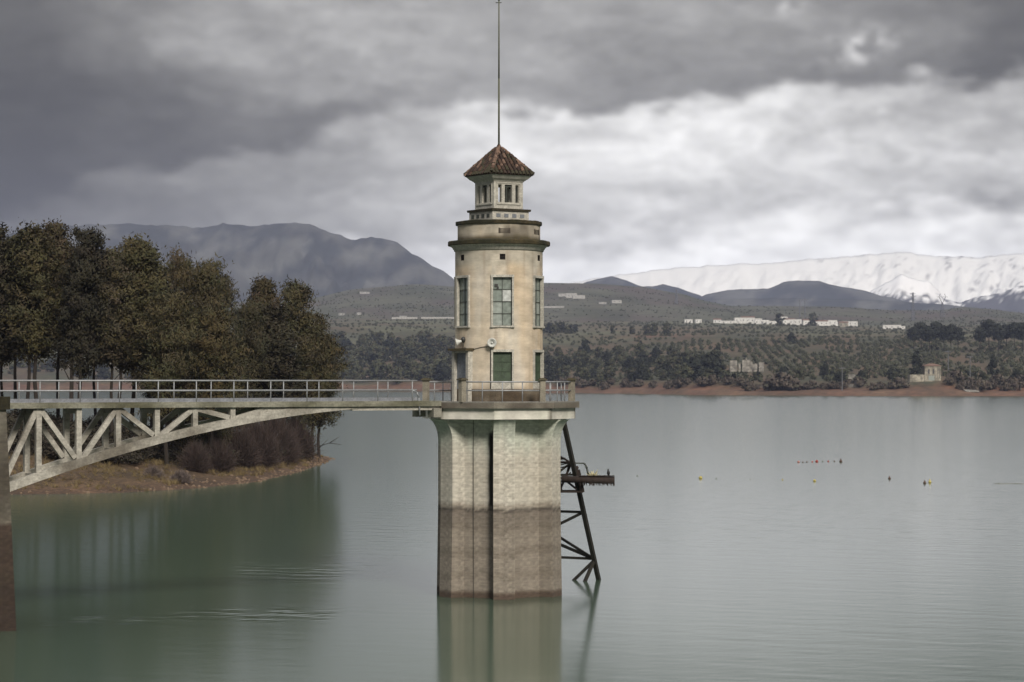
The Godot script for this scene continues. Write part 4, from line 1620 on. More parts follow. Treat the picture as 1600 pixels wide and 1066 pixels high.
func make_tree(called: String, height: float, radius: float, bare: float, count: int, per: int, leaf: Vector2, droop: float, colors: Array, seed_: int, shape: float, limbs := 14, trunk_r := 0.26) -> Node3D:
	# trunk with limbs, a crown of many small clumps at the ends of the limbs
	var r := RandomNumberGenerator.new()
	r.seed = seed_
	var o := Node3D.new()
	o.name = called
	var tr := Mb.new(true)
	var p := Vector3.ZERO
	var lean := Vector3(r.randfn(), 0, r.randfn()) * 0.025 * height
	var spine := [Vector3(0, -0.6, 0)]
	for k in 6:
		var t := (k + 1) / 6.0
		spine.append(lean * t * t + Vector3(r.randfn() * 0.12, height * 0.94 * t, r.randfn() * 0.12))
	for k in 6:
		tr.tube(spine[k], spine[k + 1], trunk_r * (1.1 - 0.165 * k), trunk_r * (1.1 - 0.165 * (k + 1)), 7, false)
	var clumps := []
	for k in count:
		var t := bare + (1.0 - bare) * pow(r.randf(), 0.9)
		var prof := pow(maxf(sin(PI * clampf((t - bare) / (1.0 - bare) * 0.80 + 0.17, 0.0, 1.0)), 0.0), shape)
		var a := r.randf() * TAU
		var lob := 0.78 + 0.35 * sin(a * 3.0 + seed_ + t * 9.0)
		var rr := radius * prof * lob * sqrt(r.randf_range(0.12, 1.0))
		var c := lean * t * t + Vector3(cos(a) * rr, height * t + r.randfn() * 0.25, sin(a) * rr)
		clumps.append([c, radius * r.randf_range(0.20, 0.36), r.randf_range(0.5, 1.4)])
		if k < limbs:
			var s := lean * t * t + Vector3(0, height * maxf(t - 0.10, bare * 0.6), 0)
			tr.tube(s, c, trunk_r * 0.34 * (1.15 - t), 0.03, 5, false)
	var trunk := MeshInstance3D.new()
	trunk.name = "trunk"
	trunk.mesh = tr.done()
	trunk.material_override = M.bark
	o.add_child(trunk)
	var crown := MeshInstance3D.new()
	crown.name = "crown"
	crown.mesh = leaves(clumps, per, leaf, droop, colors, seed_)
	crown.material_override = M.leaf_a
	o.add_child(crown)
	return o


func make_twig_bush(called: String, r0: float, h: float, n: int, colors: Array, seed_: int, width := 0.05) -> Node3D:
	var r := RandomNumberGenerator.new()
	r.seed = seed_
	var v := PackedVector3Array()
	var c := PackedColorArray()
	for k in n:
		var a := r.randf() * TAU
		var e := r.randf_range(0.12, 1.5)
		var d := Vector3(cos(a) * cos(e) * r0, sin(e) * h, sin(a) * cos(e) * r0)
		var t0 := pow(r.randf(), 0.7) * 0.8
		var p := d * t0 + Vector3(r.randfn(), r.randfn(), r.randfn()) * 0.12 * r0 * (1.0 - t0 * 0.5)
		p.y = maxf(p.y, 0.0)
		var q := p + (d.normalized() + Vector3(r.randfn(), r.randfn() + 0.3, r.randfn()) * 0.5) * r.randf_range(0.12, 0.30) * h
		var w := (q - p).cross(Vector3(r.randfn(), r.randfn(), r.randfn())).normalized() * width * r.randf_range(0.5, 1.4)
		var col: Color = colors[r.randi() % colors.size()] * r.randf_range(0.7, 1.3)
		col.a = 1.0
		for s in [p - w, p + w, q]:
			v.append(s)
			c.append(col)
	var arr := []
	arr.resize(Mesh.ARRAY_MAX)
	arr[Mesh.ARRAY_VERTEX] = v
	arr[Mesh.ARRAY_COLOR] = c
	var m := ArrayMesh.new()
	m.add_surface_from_arrays(Mesh.PRIMITIVE_TRIANGLES, arr)
	var o := Node3D.new()
	o.name = called
	var b := MeshInstance3D.new()
	b.name = "twigs"
	b.mesh = m
	b.material_override = M.twigs
	o.add_child(b)
	return o


func near_trees() -> void:
	var green := [Color(0.054, 0.050, 0.019), Color(0.043, 0.043, 0.019), Color(0.067, 0.053, 0.019), Color(0.050, 0.038, 0.021)]
	var dark := [Color(0.028, 0.026, 0.014), Color(0.038, 0.032, 0.015), Color(0.032, 0.024, 0.015)]
	var rust := [Color(0.068, 0.055, 0.025), Color(0.056, 0.045, 0.026), Color(0.045, 0.050, 0.023), Color(0.077, 0.058, 0.026)]
	var grey := [Color(0.066, 0.055, 0.035), Color(0.051, 0.045, 0.029), Color(0.077, 0.057, 0.040)]
	var protos := {
		"pine": make_tree("pine", 22.0, 3.3, 0.42, 170, 100, Vector2(0.46, 0.15), 0.3, green, 101, 0.5, 22, 0.24),
		"pine2": make_tree("pine", 22.0, 3.0, 0.45, 160, 100, Vector2(0.44, 0.14), 0.4, grey + green, 102, 0.55, 22, 0.22),
		"dark": make_tree("pine", 22.0, 3.0, 0.36, 160, 100, Vector2(0.44, 0.15), 0.4, dark, 103, 0.5, 18, 0.24),
		"weep": make_tree("tamarisk", 20.0, 3.9, 0.04, 190, 96, Vector2(0.5, 0.115), 1.1, rust, 104, 0.55, 26, 0.22),
		"weep2": make_tree("tamarisk", 20.0, 3.7, 0.03, 190, 94, Vector2(0.5, 0.115), 1.0, rust + green, 105, 0.6, 26, 0.22),
		"weep3": make_tree("tamarisk", 20.0, 3.7, 0.30, 150, 94, Vector2(0.5, 0.115), 1.0, rust + green, 109, 0.5, 26, 0.22),
		"thin": make_tree("sparse_tree", 20.0, 2.6, 0.25, 70, 60, Vector2(0.4, 0.10), 0.5, rust + grey, 106, 0.7, 34, 0.16),
	}
	# photograph column of the trunk, row of the top, distance, half width in pixels, kind, tint, label
	var list := [
		[-10, 350, 252, 34, "dark", "leaf_a", "dark pine cut by the left edge of the picture"],
		[26, 372, 274, 30, "pine2", "leaf_b", "grey green pine behind, between the leftmost pine and the broad golden topped one"],
		[58, 352, 252, 38, "pine", "leaf_a", "broad pine with a golden brown top, second from the left edge"],
		[90, 349, 262, 30, "pine2", "leaf_c", "slender tall pine whose tip is the highest of the left group"],
		[124, 355, 250, 28, "dark", "leaf_b", "nearly black narrow pine with a brown tip in the left group"],
		[150, 378, 268, 26, "pine", "leaf_c", "brownish pine right of the nearly black one"],
		[176, 392, 252, 30, "pine2", "leaf_a", "shorter olive pine in front of the middle of the wood"],
		[206, 373, 256, 38, "pine", "leaf_a", "large round topped green pine in the middle of the wood"],
		[236, 384, 270, 30, "dark", "leaf_a", "dark pine close behind the large round topped one"],
		[264, 380, 262, 26, "thin", "leaf_c", "thin half bare tree whose twigs stand out against the mountain"],
		[288, 396, 274, 32, "weep", "leaf_c", "reddish brown feathery tree right of the half bare one"],
		[318, 406, 262, 38, "weep2", "leaf_a", "big olive feathery tree at the right end of the tall group"],
		[346, 428, 282, 32, "weep", "leaf_b", "lower feathery tree sloping down to the gap in the wood"],
		[262, 452, 249, 42, "weep3", "leaf_a", "brown feathery tree with foliage down to the bridge railing, nearest of the wood"],
		[330, 480, 254, 40, "weep3", "leaf_c", "rust coloured low feathery tree behind the bridge railing"],
		[412, 436, 300, 26, "pine2", "leaf_c", "narrow tree with a separate tuft on top, left of the last group"],
		[456, 438, 304, 38, "weep2", "leaf_a", "round headed olive tree, tallest of the group at the tip of the point"],
		[430, 478, 296, 36, "dark", "leaf_a", "dark low tree in front of the group at the tip of the point"],
		[488, 486, 314, 30, "weep3", "leaf_c", "drooping tree on the right flank of the group at the tip"],
		[499, 520, 318, 30, "weep3", "leaf_a", "small drooping tree at the very end of the wooded point"],
		[385, 470, 288, 30, "weep2", "leaf_b", "low tree filling the gap between the tall wood and the last group"],
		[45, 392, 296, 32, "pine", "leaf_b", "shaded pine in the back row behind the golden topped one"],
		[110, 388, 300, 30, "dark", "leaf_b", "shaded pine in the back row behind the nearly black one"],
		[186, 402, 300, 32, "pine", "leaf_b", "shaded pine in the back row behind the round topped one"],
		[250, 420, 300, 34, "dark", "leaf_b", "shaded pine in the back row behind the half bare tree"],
		[4, 392, 262, 26, "pine", "leaf_b", "short grey pine beside the pine at the left edge"],
	]
	for e in list:
		var z: float = e[2]
		var base := at(e[0], 595.0, z)
		base.y = point_height(base.x, z) - 0.1
		var proto: Node3D = protos[e[4]]
		var top: float = EYE + (595.0 - e[1]) / F * z
		var h: float = 22.0 if proto.name == "pine" else 20.0
		var w: float = {"pine": 3.3, "pine2": 3.0, "dark": 2.7, "weep": 3.9, "weep2": 3.7, "weep3": 3.7, "thin": 2.6}[e[4]]
		var sy: float = (top - base.y) / (h * 1.03)
		var sx: float = e[3] * 1.42 / F * z / w
		var o := copy_of(proto, proto.name, base, rng.randf() * TAU, Vector3(sx, sy, sx), e[6], "tree", "trees of the wooded point")
		(o.get_node("crown") as MeshInstance3D).material_override = M[e[5]]
	for k in protos:
		protos[k].free()
	# leafless bushes on the bank
	var brown := [Color(0.050, 0.034, 0.030), Color(0.062, 0.042, 0.038), Color(0.040, 0.030, 0.026), Color(0.070, 0.052, 0.046)]
	var pale := [Color(0.13, 0.105, 0.095), Color(0.10, 0.08, 0.075), Color(0.15, 0.12, 0.11)]
	var bush := make_twig_bush("bare_bush", 3.0, 4.0, 9000, brown, 201, 0.024)
	var low := make_twig_bush("bare_bush", 2.2, 2.0, 2600, pale, 202, 0.03)
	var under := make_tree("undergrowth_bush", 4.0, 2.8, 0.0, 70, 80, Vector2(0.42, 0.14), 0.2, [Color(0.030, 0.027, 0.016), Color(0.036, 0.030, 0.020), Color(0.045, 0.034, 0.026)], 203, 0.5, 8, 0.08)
	var spots := [
		[461, 706, 302, 1.0, "large round leafless brown bush at the end of the bank, under the bridge"],
		[430, 704, 288, 1.1, "leafless brown bush left of the large round one on the bank"],
		[402, 700, 274, 1.0, "dark leafless bush in the middle of the bank's thicket"],
		[376, 702, 266, 0.85, "leafless bush at the left end of the thicket on the bank"],
		[442, 712, 294, 0.8, "low leafless bush in front of the large round one"],
		[340, 706, 254, 0.7, "small brown leafless bush under the middle of the bridge"],
		[306, 714, 248, 0.6, "small leafless bush between the grey brush and the thicket"],
	]
	for s in spots:
		var z: float = s[2]
		var b := at(s[0], 595.0, z)
		b.y = point_height(b.x, z) - 0.15
		copy_of(bush, "bare_bush", b, rng.randf() * TAU, Vector3(1.0, 1.25, 1.0) * s[3], s[4], "bush", "leafless bushes on the bank")
	for s in [[240, 735, 236, 0.62, "pale grey brushwood heap on the slope below the bridge, left one"], [282, 738, 236, 0.66, "pale grey brushwood heap on the slope below the bridge, right one"]]:
		var z: float = s[2]
		var b := at(s[0], 595.0, z)
		b.y = point_height(b.x, z) - 0.1
		copy_of(low, "brushwood", b, rng.randf() * TAU, Vector3.ONE * s[3], s[4], "brushwood")
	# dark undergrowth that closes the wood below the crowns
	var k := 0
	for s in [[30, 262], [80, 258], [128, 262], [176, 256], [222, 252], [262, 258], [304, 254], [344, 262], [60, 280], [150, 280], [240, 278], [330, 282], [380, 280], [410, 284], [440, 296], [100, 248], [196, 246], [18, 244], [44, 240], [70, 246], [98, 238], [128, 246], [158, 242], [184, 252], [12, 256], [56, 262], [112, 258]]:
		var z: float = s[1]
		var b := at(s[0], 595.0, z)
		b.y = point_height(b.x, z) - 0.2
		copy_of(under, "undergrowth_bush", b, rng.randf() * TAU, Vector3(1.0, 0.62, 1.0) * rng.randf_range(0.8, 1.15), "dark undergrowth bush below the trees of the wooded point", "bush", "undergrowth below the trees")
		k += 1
	# a thin bare sapling at the tip
	var sap := Mb.new(true)
	var st := at(498, 595.0, 306)
	st.y = point_height(st.x, 306.0)
	var tips := [[Vector3(0.1, 2.1, 0), Vector3(0, 0, 0)], [Vector3(2.2, 2.7, 0), Vector3(0.1, 2.0, 0)], [Vector3(1.2, 2.9, 0.2), Vector3(0.1, 1.8, 0)], [Vector3(-0.5, 2.6, 0.3), Vector3(0.05, 1.4, 0)], [Vector3(2.9, 2.2, 0), Vector3(1.3, 2.4, 0)], [Vector3(2.6, 3.2, 0), Vector3(1.5, 2.5, 0)]]
	for q in tips:
		sap.tube(q[1], q[0], 0.05, 0.02, 5)
	single("bare_sapling", sap, M.bark, "thin bare sapling leaning over the water at the tip of the bank", "sapling", st)
	bush.free()
	low.free()
	under.free()


func far_trees() -> void:
	var olive := [Color(0.078, 0.084, 0.052), Color(0.064, 0.072, 0.044), Color(0.095, 0.096, 0.062)]
	var wood := [Color(0.062, 0.068, 0.036), Color(0.050, 0.058, 0.034), Color(0.082, 0.070, 0.040), Color(0.070, 0.074, 0.044)]
	var deep := [Color(0.022, 0.027, 0.020), Color(0.028, 0.032, 0.022), Color(0.020, 0.024, 0.018)]
	var brown := [Color(0.095, 0.075, 0.060), Color(0.08, 0.062, 0.052), Color(0.075, 0.07, 0.05)]
	var ol := make_tree("olive_tree", 3.3, 2.5, 0.16, 26, 14, Vector2(0.95, 0.75), 0.0, olive, 301, 0.35, 3, 0.2)
	var wd := [make_tree("wood_tree", 10.0, 4.4, 0.04, 44, 22, Vector2(1.5, 0.95), 0.0, wood, 302, 0.5, 4, 0.25), make_tree("wood_tree", 10.0, 4.2, 0.03, 44, 22, Vector2(1.5, 0.95), 0.0, wood + deep, 303, 0.55, 4, 0.25), make_tree("wood_tree", 10.0, 4.4, 0.04, 44, 22, Vector2(1.5, 0.95), 0.0, deep, 304, 0.5, 4, 0.25)]
	var pine := make_tree("umbrella_pine", 17.0, 5.0, 0.52, 60, 26, Vector2(1.5, 0.9), 0.0, deep, 305, 0.45, 10, 0.32)
	var cyp := make_tree("cypress", 12.0, 2.6, 0.02, 50, 24, Vector2(1.3, 0.7), -0.4, deep, 306, 0.9, 2, 0.2)
	var bush := make_tree("shore_bush", 5.0, 4.0, 0.0, 40, 20, Vector2(1.3, 0.8), 0.0, brown, 307, 0.45, 3, 0.15)
	for o in [ol, pine, cyp, bush] + wd:
		if o == bush or o == ol:
			(o.get_node("crown") as MeshInstance3D).material_override = M.leaf_a
	var place := func(px: float, z: float) -> Vector3:
		var p := at(px, 595.0, z)
		p.y = ground_y(px, z) - 0.2
		return p

	# umbrella pines on the rise at the right
	var side := {0: "in the left umbrella pine clump", 1: "in the right umbrella pine clump"}
	var pines := [[[1428, 0.95], [1440, 1.1], [1452, 1.05], [1463, 1.15], [1475, 1.0], [1486, 1.1], [1497, 0.95]], [[1532, 1.0], [1546, 1.25], [1560, 1.1], [1573, 1.0], [1585, 1.1], [1598, 1.15], [1612, 1.0], [1630, 1.1]]]
	for g in 2:
		for k in pines[g].size():
			var e: Array = pines[g][k]
			var word: String = ["first", "second", "third", "fourth", "fifth", "sixth", "seventh", "eighth"][k]
			copy_of(pine, "umbrella_pine", place.call(e[0], 2480.0 + 40.0 * sin(k * 2.3)), rng.randf() * TAU, Vector3.ONE * e[1] * 1.45, "%s dark pine from the left %s" % [word, side[g]], "tree", "umbrella pines on the far shore")
	# single dark trees that stand out
	for e in [[1432, 1735, 1.75, 0, "tall dark conifer behind the cream pump house"], [1552, 1770, 1.5, 0, "dark conifer between the pump house and the right edge"], [1001, 2600, 1.1, 0, "slim dark conifer on the top of the grove bank near the red field"], [1225, 1800, 1.0, 2, "dark tree right of the roofless white ruin"], [1290, 1830, 1.1, 0, "small dark conifer in the olive grove"], [1110, 1850, 2.1, 2, "large dark tree left of the roofless white ruin"], [1086, 1870, 1.7, 2, "dark round tree left of the large one on the shore"], [958, 3300, 1.1, 1, "round dark tree standing alone on the plain, left one"], [988, 3250, 1.1, 1, "round dark tree standing alone on the plain, middle one"], [1012, 3150, 1.4, 1, "left tree of a dark pair on the plain"], [1022, 3200, 1.5, 1, "right tree of a dark pair on the plain"], [1041, 3080, 1.6, 1, "dark round tree on the plain right of the dark pair"], [1218, 4050, 2.0, 1, "dark tree in front of the white village"], [1270, 4200, 2.1, 1, "round dark tree among the village houses"], [914, 2750, 1.4, 2, "dark round tree at the left end of the red earth terrace"], [1238, 2700, 1.2, 2, "dark tree at the upper edge of the olive grove"]]:
		var proto: Node3D = cyp if e[3] == 0 else wd[e[3]]
		copy_of(proto, "dark_tree", place.call(e[0], float(e[1])), rng.randf() * TAU, Vector3.ONE * e[2], e[4], "tree")
	for k in 9:
		copy_of(wd[k % 3], "plain_tree", place.call(846.0 + k * 6.6, 3350.0 + 60.0 * sin(k * 1.7)), rng.randf() * TAU, Vector3.ONE * rng.randf_range(1.0, 1.5), "dark tree of the small wood on the plain beside the tower", "tree", "small wood on the plain")

	# the wood on the left far bank
	for k in 150:
		var px := rng.randf_range(492.0, 716.0)
		var z := along(SHORE, px) + 55.0 + 760.0 * pow(rng.randf(), 1.1)
		copy_of(wd[[0, 0, 1, 0, 1, 2][k % 6]], "wood_tree", place.call(px, z), rng.randf() * TAU, Vector3.ONE * rng.randf_range(1.15, 2.0), "grey green tree of the wood on the far bank left of the tower", "tree", "wood on the left far bank")
	for k in 70:
		var px := -30.0 + 7.6 * k + rng.randf_range(-5.0, 5.0)
		var z := along(SHORE, px) + 60.0 + 500.0 * rng.randf()
		copy_of(wd[k % 3], "wood_tree", place.call(px, z), rng.randf() * TAU, Vector3.ONE * rng.randf_range(1.1, 1.8), "grey green tree on the far bank behind the wooded point", "tree", "wood behind the wooded point")
	# dark evergreens along the shore right of the tower
	for k in 100:
		var px := rng.randf_range(850.0, 1130.0)
		var z := along(SHORE, px) + 60.0 + 640.0 * pow(rng.randf(), 1.5)
		copy_of(wd[[1, 2, 0, 1, 2][k % 5]], "shore_tree", place.call(px, z), rng.randf() * TAU, Vector3.ONE * rng.randf_range(0.7, 1.35), "dark evergreen tree on the shore bank right of the tower", "tree", "evergreens on the shore bank")
	for k in 44:
		var px := rng.randf_range(1130.0, 1640.0)
		var z := along(SHORE, px) + 55.0 + 180.0 * rng.randf()
		copy_of(wd[k % 3], "shore_tree", place.call(px, z), rng.randf() * TAU, Vector3.ONE * rng.randf_range(0.5, 0.95), "small dark tree along the shore below the olive grove", "tree", "small trees along the shore")
	for k in 60:
		var px := 880.0 + 12.6 * k + rng.randf_range(-9.0, 9.0)
		if k > 40:
			px = 1395.0 + (k - 40) * 11.0
		if px > 1412.0 and px < 1474.0:
			continue
		var z := along(SHORE, px) + rng.randf_range(34.0, 66.0)
		copy_of(bush, "shore_bush", place.call(px, z), rng.randf() * TAU, Vector3.ONE * rng.randf_range(0.7, 1.35) * (1.3 if px > 1390.0 else 1.0), "brown grey leafless bush along the far red shore", "bush", "bushes along the red shore")
	for e in [[1205, 1.9, "tall grey leafless bush on the red shore left of the pump house"], [1222, 2.3, "tallest grey leafless bush on the red shore"], [1240, 1.7, "grey leafless bush right of the tallest one on the red shore"]]:
		copy_of(bush, "shore_bush", place.call(e[0], along(SHORE, e[0]) + 30.0), rng.randf() * TAU, Vector3.ONE * e[1], e[2], "bush", "tall bushes on the red shore")
	# olive groves: rows that run up the slope; the nearest 300 one by one, the rest together
	var spots := []
	for row in 25:
		for c in 150:
			var z := 1700.0 + row * 45.0
			var x := -60.0 + c * 8.2 + fposmod(row * 3.37, 8.2) + rng.randf_range(-1.6, 1.6)
			var px := 800.0 + x / z * F
			if px < 846.0 or px > 1625.0 or z < along(SHORE, px) + 110.0 or rng.randf() < 0.12:
				continue
			if n2(px * 2.0 + 9.0, z * 1.2) > 0.30:
				continue
			spots.append([px, z + rng.randf_range(-16.0, 16.0)])
	var rest := []
	for k in spots.size():
		var s: Array = spots[k]
		var size := rng.randf_range(0.85, 1.4)
		if k < 300:
			copy_of(ol, "olive_tree", place.call(s[0], s[1]), rng.randf() * TAU, Vector3.ONE * size, "small grey green olive tree in the front rows of the grove", "tree", "olive trees of the grove")
		else:
			rest.append(Transform3D(Basis(Vector3.UP, rng.randf() * TAU).scaled(Vector3.ONE * size), place.call(s[0], s[1])))
	# and thinner rows over the plain and the hills
	for k in 7000:
		var px := rng.randf_range(470.0, 1640.0)
		var z := rng.randf_range(2900.0, 5900.0)
		if n2(px * 0.6 + 200.0, z * 1.4) < -0.02:
			continue
		var hill := 0.62 if z > 4500.0 else 0.72
		rest.append(Transform3D(Basis(Vector3.UP, rng.randf() * TAU).scaled(Vector3.ONE * rng.randf_range(0.8, 1.2) * hill), place.call(px, z)))
	var mm := MultiMesh.new()
	mm.transform_format = MultiMesh.TRANSFORM_3D
	mm.mesh = (ol.get_node("crown") as MeshInstance3D).mesh
	mm.instance_count = rest.size()
	for k in rest.size():
		mm.set_instance_transform(k, rest[k])
	var mi := MultiMeshInstance3D.new()
	mi.name = "olive_grove"
	mi.multimesh = mm
	mi.material_override = M.leaf_a
	add_child(mi)
	tag(mi, "distant olive groves dotted over the slopes and the plain", "olive grove", "", "stuff")
	for o in [ol, pine, cyp, bush] + wd:
		o.free()


# ---------------------------------------------------------------- far buildings, pylons

func house(called: String, px: float, z: float, w: float, h: float, d: float, roof_kind: int, label: String, category: String, group: String, windows := 2, m: Material = null) -> Node3D:
	var p := at(px, 595.0, z)
	p.y = ground_y(px, z) - 0.5
	var o := thing(called, label, category, p, rng.randf_range(-0.3, 0.3), group)
	var mb := Mb.new()
	mb.box(Vector3(0, h / 2, 0), Vector3(w, h, d))
	part("wall", mb, m if m else M.far_white, o)
	if roof_kind == 0:    # flat with a parapet
		mb = Mb.new()
		mb.box(Vector3(0, h + 0.15, 0), Vector3(w + 0.4, 0.3, d + 0.4))
		part("roof", mb, m if m else M.far_white, o)
	else:                  # tiled gable
		mb = Mb.new()
		var e := 0.5
		var r := h + minf(w, d) * 0.22
		mb.quad(Vector3(-w / 2 - e, h, d / 2 + e), Vector3(w / 2 + e, h, d / 2 + e), Vector3(w / 2 + e, r, 0), Vector3(-w / 2 - e, r, 0))
		mb.quad(Vector3(w / 2 + e, h, -d / 2 - e), Vector3(-w / 2 - e, h, -d / 2 - e), Vector3(-w / 2 - e, r, 0), Vector3(w / 2 + e, r, 0))
		mb.tri(Vector3(w / 2 + e, h, d / 2 + e), Vector3(w / 2 + e, h, -d / 2 - e), Vector3(w / 2 + e, r, 0))
		mb.tri(Vector3(-w / 2 - e, h, -d / 2 - e), Vector3(-w / 2 - e, h, d / 2 + e), Vector3(-w / 2 - e, r, 0))
		part("roof", mb, M.far_roof, o)
	for k in windows:
		mb = Mb.new()
		mb.box(Vector3(-w / 2 + w * (k + 0.5) / windows, h * 0.55, d / 2), Vector3(minf(1.6, w * 0.14), minf(1.8, h * 0.35), 0.16))
		part("window", mb, M.far_window, o)
	return o


func far_buildings() -> void:
	# the white village on the plain: [column, distance, width, height, roof, what it looks like]
	var v := [[1076, 4300, 14, 7, 0, "small square white house at the left end of the village"], [1091, 4300, 11, 7, 0, "second small white house from the left end of the village"], [1121, 4350, 14, 6, 1, "grey roofed cottage between the small houses and the main village"], [1142, 4250, 38, 5, 0, "long low white shed at the start of the main village"], [1157, 4300, 22, 10, 0, "tall white house right of the long low shed"], [1169, 4280, 24, 11, 1, "white house with a red tiled roof in the left half of the village"], [1181, 4320, 22, 9, 0, "white house right of the red roofed one"], [1190, 4240, 26, 7, 0, "wide white house in front of the left half of the village"], [1206, 4230, 30, 6, 0, "low white row house before the gap in the village"], [1222, 4350, 18, 13, 0, "tallest white house, a square block in the middle of the village"], [1232, 4300, 24, 9, 1, "white house with a tiled roof right of the tallest one"], [1243, 4250, 22, 10, 0, "flat roofed white house in the right half of the village"], [1254, 4320, 18, 10, 0, "white house left of the round dark tree"], [1262, 4280, 20, 9, 1, "tiled white house close to the round dark tree"], [1283, 4260, 24, 8, 1, "white house with a red roof right of the round dark tree"], [1296, 4300, 26, 10, 0, "bright flat white house near the right end of the village"], [1309, 4330, 22, 7, 0, "lower white house near the right end of the village"], [1329, 4320, 26, 9, 0, "last large white house at the right end of the village"], [1318, 4150, 16, 8, 1, "brown house in front of the right end of the village"], [1394, 4000, 30, 7, 0, "white farmhouse standing alone between the village and the pines"], [1405, 4010, 18, 5, 0, "low white wing beside the lone farmhouse"]]
	for e in v:
		house("village_house", e[0], e[1], e[2], e[3], 10.0, e[4], e[5], "house", "white village on the plain", 3 if e[2] > 20 else 2, M.far_cream if e[5].begins_with("brown") else null)
	# houses on the hill right of the tower
	for e in [[880, 5350, 26, 8, "low white house at the left of the hill cluster"], [893, 5300, 30, 13, "tall white house in the middle of the hill cluster"], [904, 5280, 34, 9, "wide white house at the right of the hill cluster"], [942, 5100, 18, 5, "small white house alone on the hill slope"], [963, 5150, 26, 8, "pinkish white house on the hill right of the lone one"], [855, 4950, 40, 4, "long pale building at the foot of the hill beside the tower"], [871, 4960, 34, 4, "second long pale building at the foot of the hill"]]:
		house("hill_house", e[0], e[1], e[2] * 0.8, e[3] * 0.8, 12.0, 0, e[4], "house", "white houses on the hill", 2, M.far_pale)
	for e in [[534, 4700, 10, 4, "tiny white house high on the left hill"], [560, 4700, 8, 4, "second tiny white house on the left hill"], [570, 5600, 22, 5, "pinkish house below the mountain on the left hill"], [630, 4500, 12, 6, "bright white block at the end of the long white wall"]]:
		house("hill_house", e[0], e[1], e[2], e[3], 10.0, 0, e[4], "house", "white houses on the hill", 2, M.far_pale)
	for e in [[612, 652, "long white wall on the left hill, left stretch"], [658, 716, "long white wall on the left hill, right stretch beside the tower"]]:
		var a := at(e[0], 595.0, 4480.0)
		var b := at(e[1], 595.0, 4480.0)
		a.y = ground_y(e[0], 4480.0)
		b.y = ground_y(e[1], 4480.0)
		var mb := Mb.new()
		mb.bar(Vector3(a.x, a.y + 1.8, a.z) - a, Vector3(b.x, b.y + 1.8, b.z) - a, 3.6, 1.0, Vector3.UP)
		single("white_wall", mb, M.far_pale, e[2], "wall", a)
	# cream pump house on the shore
	var z := 1735.0
	var p := at(1455.5, 595.0, z)
	p.y = EYE + (595.0 - 594.0) / F * z
	var o := thing("pump_house", "cream pump house with two arched openings, a tiled roof and a low annex", "pump house", p, 0.06)
	var mb := Mb.new()
	var W := 11.6
	var H := 11.0
	mb.box(Vector3(0, H / 2 - 2.0, 0), Vector3(W, H + 2.0, 9.0))
	part("wall", mb, M.far_cream, o)
	mb = Mb.new()
	mb.frustum(0.0, 6.3, 0.4, 6.3)
	mb.frustum(0.402, 6.1, 1.9, 1.2)
	var r := part("roof", mb, M.far_roof, o)
	r.position.y = H - 1.0
	r.scale.z = 0.8
	mb = Mb.new()
	mb.box(Vector3(0, H - 1.4, 0), Vector3(W + 0.5, 0.5, 9.5))
	part("cornice", mb, M.far_cream, o)
	for x in [-2.9, 0.35]:
		mb = Mb.new()
		mb.box(Vector3(x, 5.9, 4.5), Vector3(1.15, 2.8, 0.2))
		mb.tube(Vector3(x, 7.3, 4.4), Vector3(x, 7.3, 4.6), 0.575, 0.575, 14)
		part("arched_opening", mb, M.far_window, o)
	for x in [3.6, 4.9]:
		mb = Mb.new()
		mb.box(Vector3(x, 4.6, 4.52), Vector3(0.3, 7.6, 0.16))
		part("downpipe", mb, M.far_window, o)
	mb = Mb.new()
	mb.box(Vector3(-1.0, 1.4, 4.52), Vector3(4.2, 3.4, 0.16))
	part("door", mb, M.pane_pale, o)
	mb = Mb.new()
	mb.box(Vector3(-11.2, 1.2, 0.5), Vector3(10.6, 5.4, 7.0))
	part("annex", mb, M.far_cream, o)
	# roofless white ruin
	z = 1790.0
	p = at(1167.0, 595.0, z)
	p.y = EYE + (595.0 - 581.0) / F * z
	o = thing("ruin", "roofless white ruined house with gaps in its walls above the shore", "ruin", p, 0.1)
	for e in [[-10.5, 8.4, 5.4, 2.0], [-5.2, 6.4, 1.6, -1.0], [-0.8, 8.8, 6.0, 1.5], [3.6, 7.6, 1.8, -2.0], [6.6, 6.0, 1.6, 1.0], [10.6, 7.0, 3.8, 1.5], [-9.0, 6.0, 4.0, -4.0], [7.0, 5.5, 4.0, -5.0]]:
		mb = Mb.new()
		mb.box(Vector3(e[0], e[1] / 2, e[3]), Vector3(e[2], e[1], 0.7))
		part("wall", mb, M.far_ruin, o)
	mb = Mb.new()
	mb.box(Vector3(-0.5, 9.6, 0.2), Vector3(1.0, 1.6, 1.0))
	part("chimney", mb, M.far_ruin, o)
	house("farm_shed", 1337, 1850, 11, 5, 6.0, 0, "small pale shed half hidden in the olive grove", "shed", "", 1, M.far_ruin)
	house("stone_hut", 1331, 1730, 9, 2.2, 4.0, 0, "low white wall of a hut on the shore below the shed", "hut", "", 0, M.far_ruin)
	# a slipway slab at the right
	mb = Mb.new()
	mb.box(Vector3.ZERO, Vector3(9.0, 0.5, 12.0), Basis(Vector3.RIGHT, 0.12))
	p = at(1518.0, 595.0, 1668.0)
	p.y = ground_y(1518.0, 1668.0) + 0.7
	single("slipway_slab", mb, M.far_ruin, "grey concrete slab lying tilted on the red shore at the right", "slab", p)

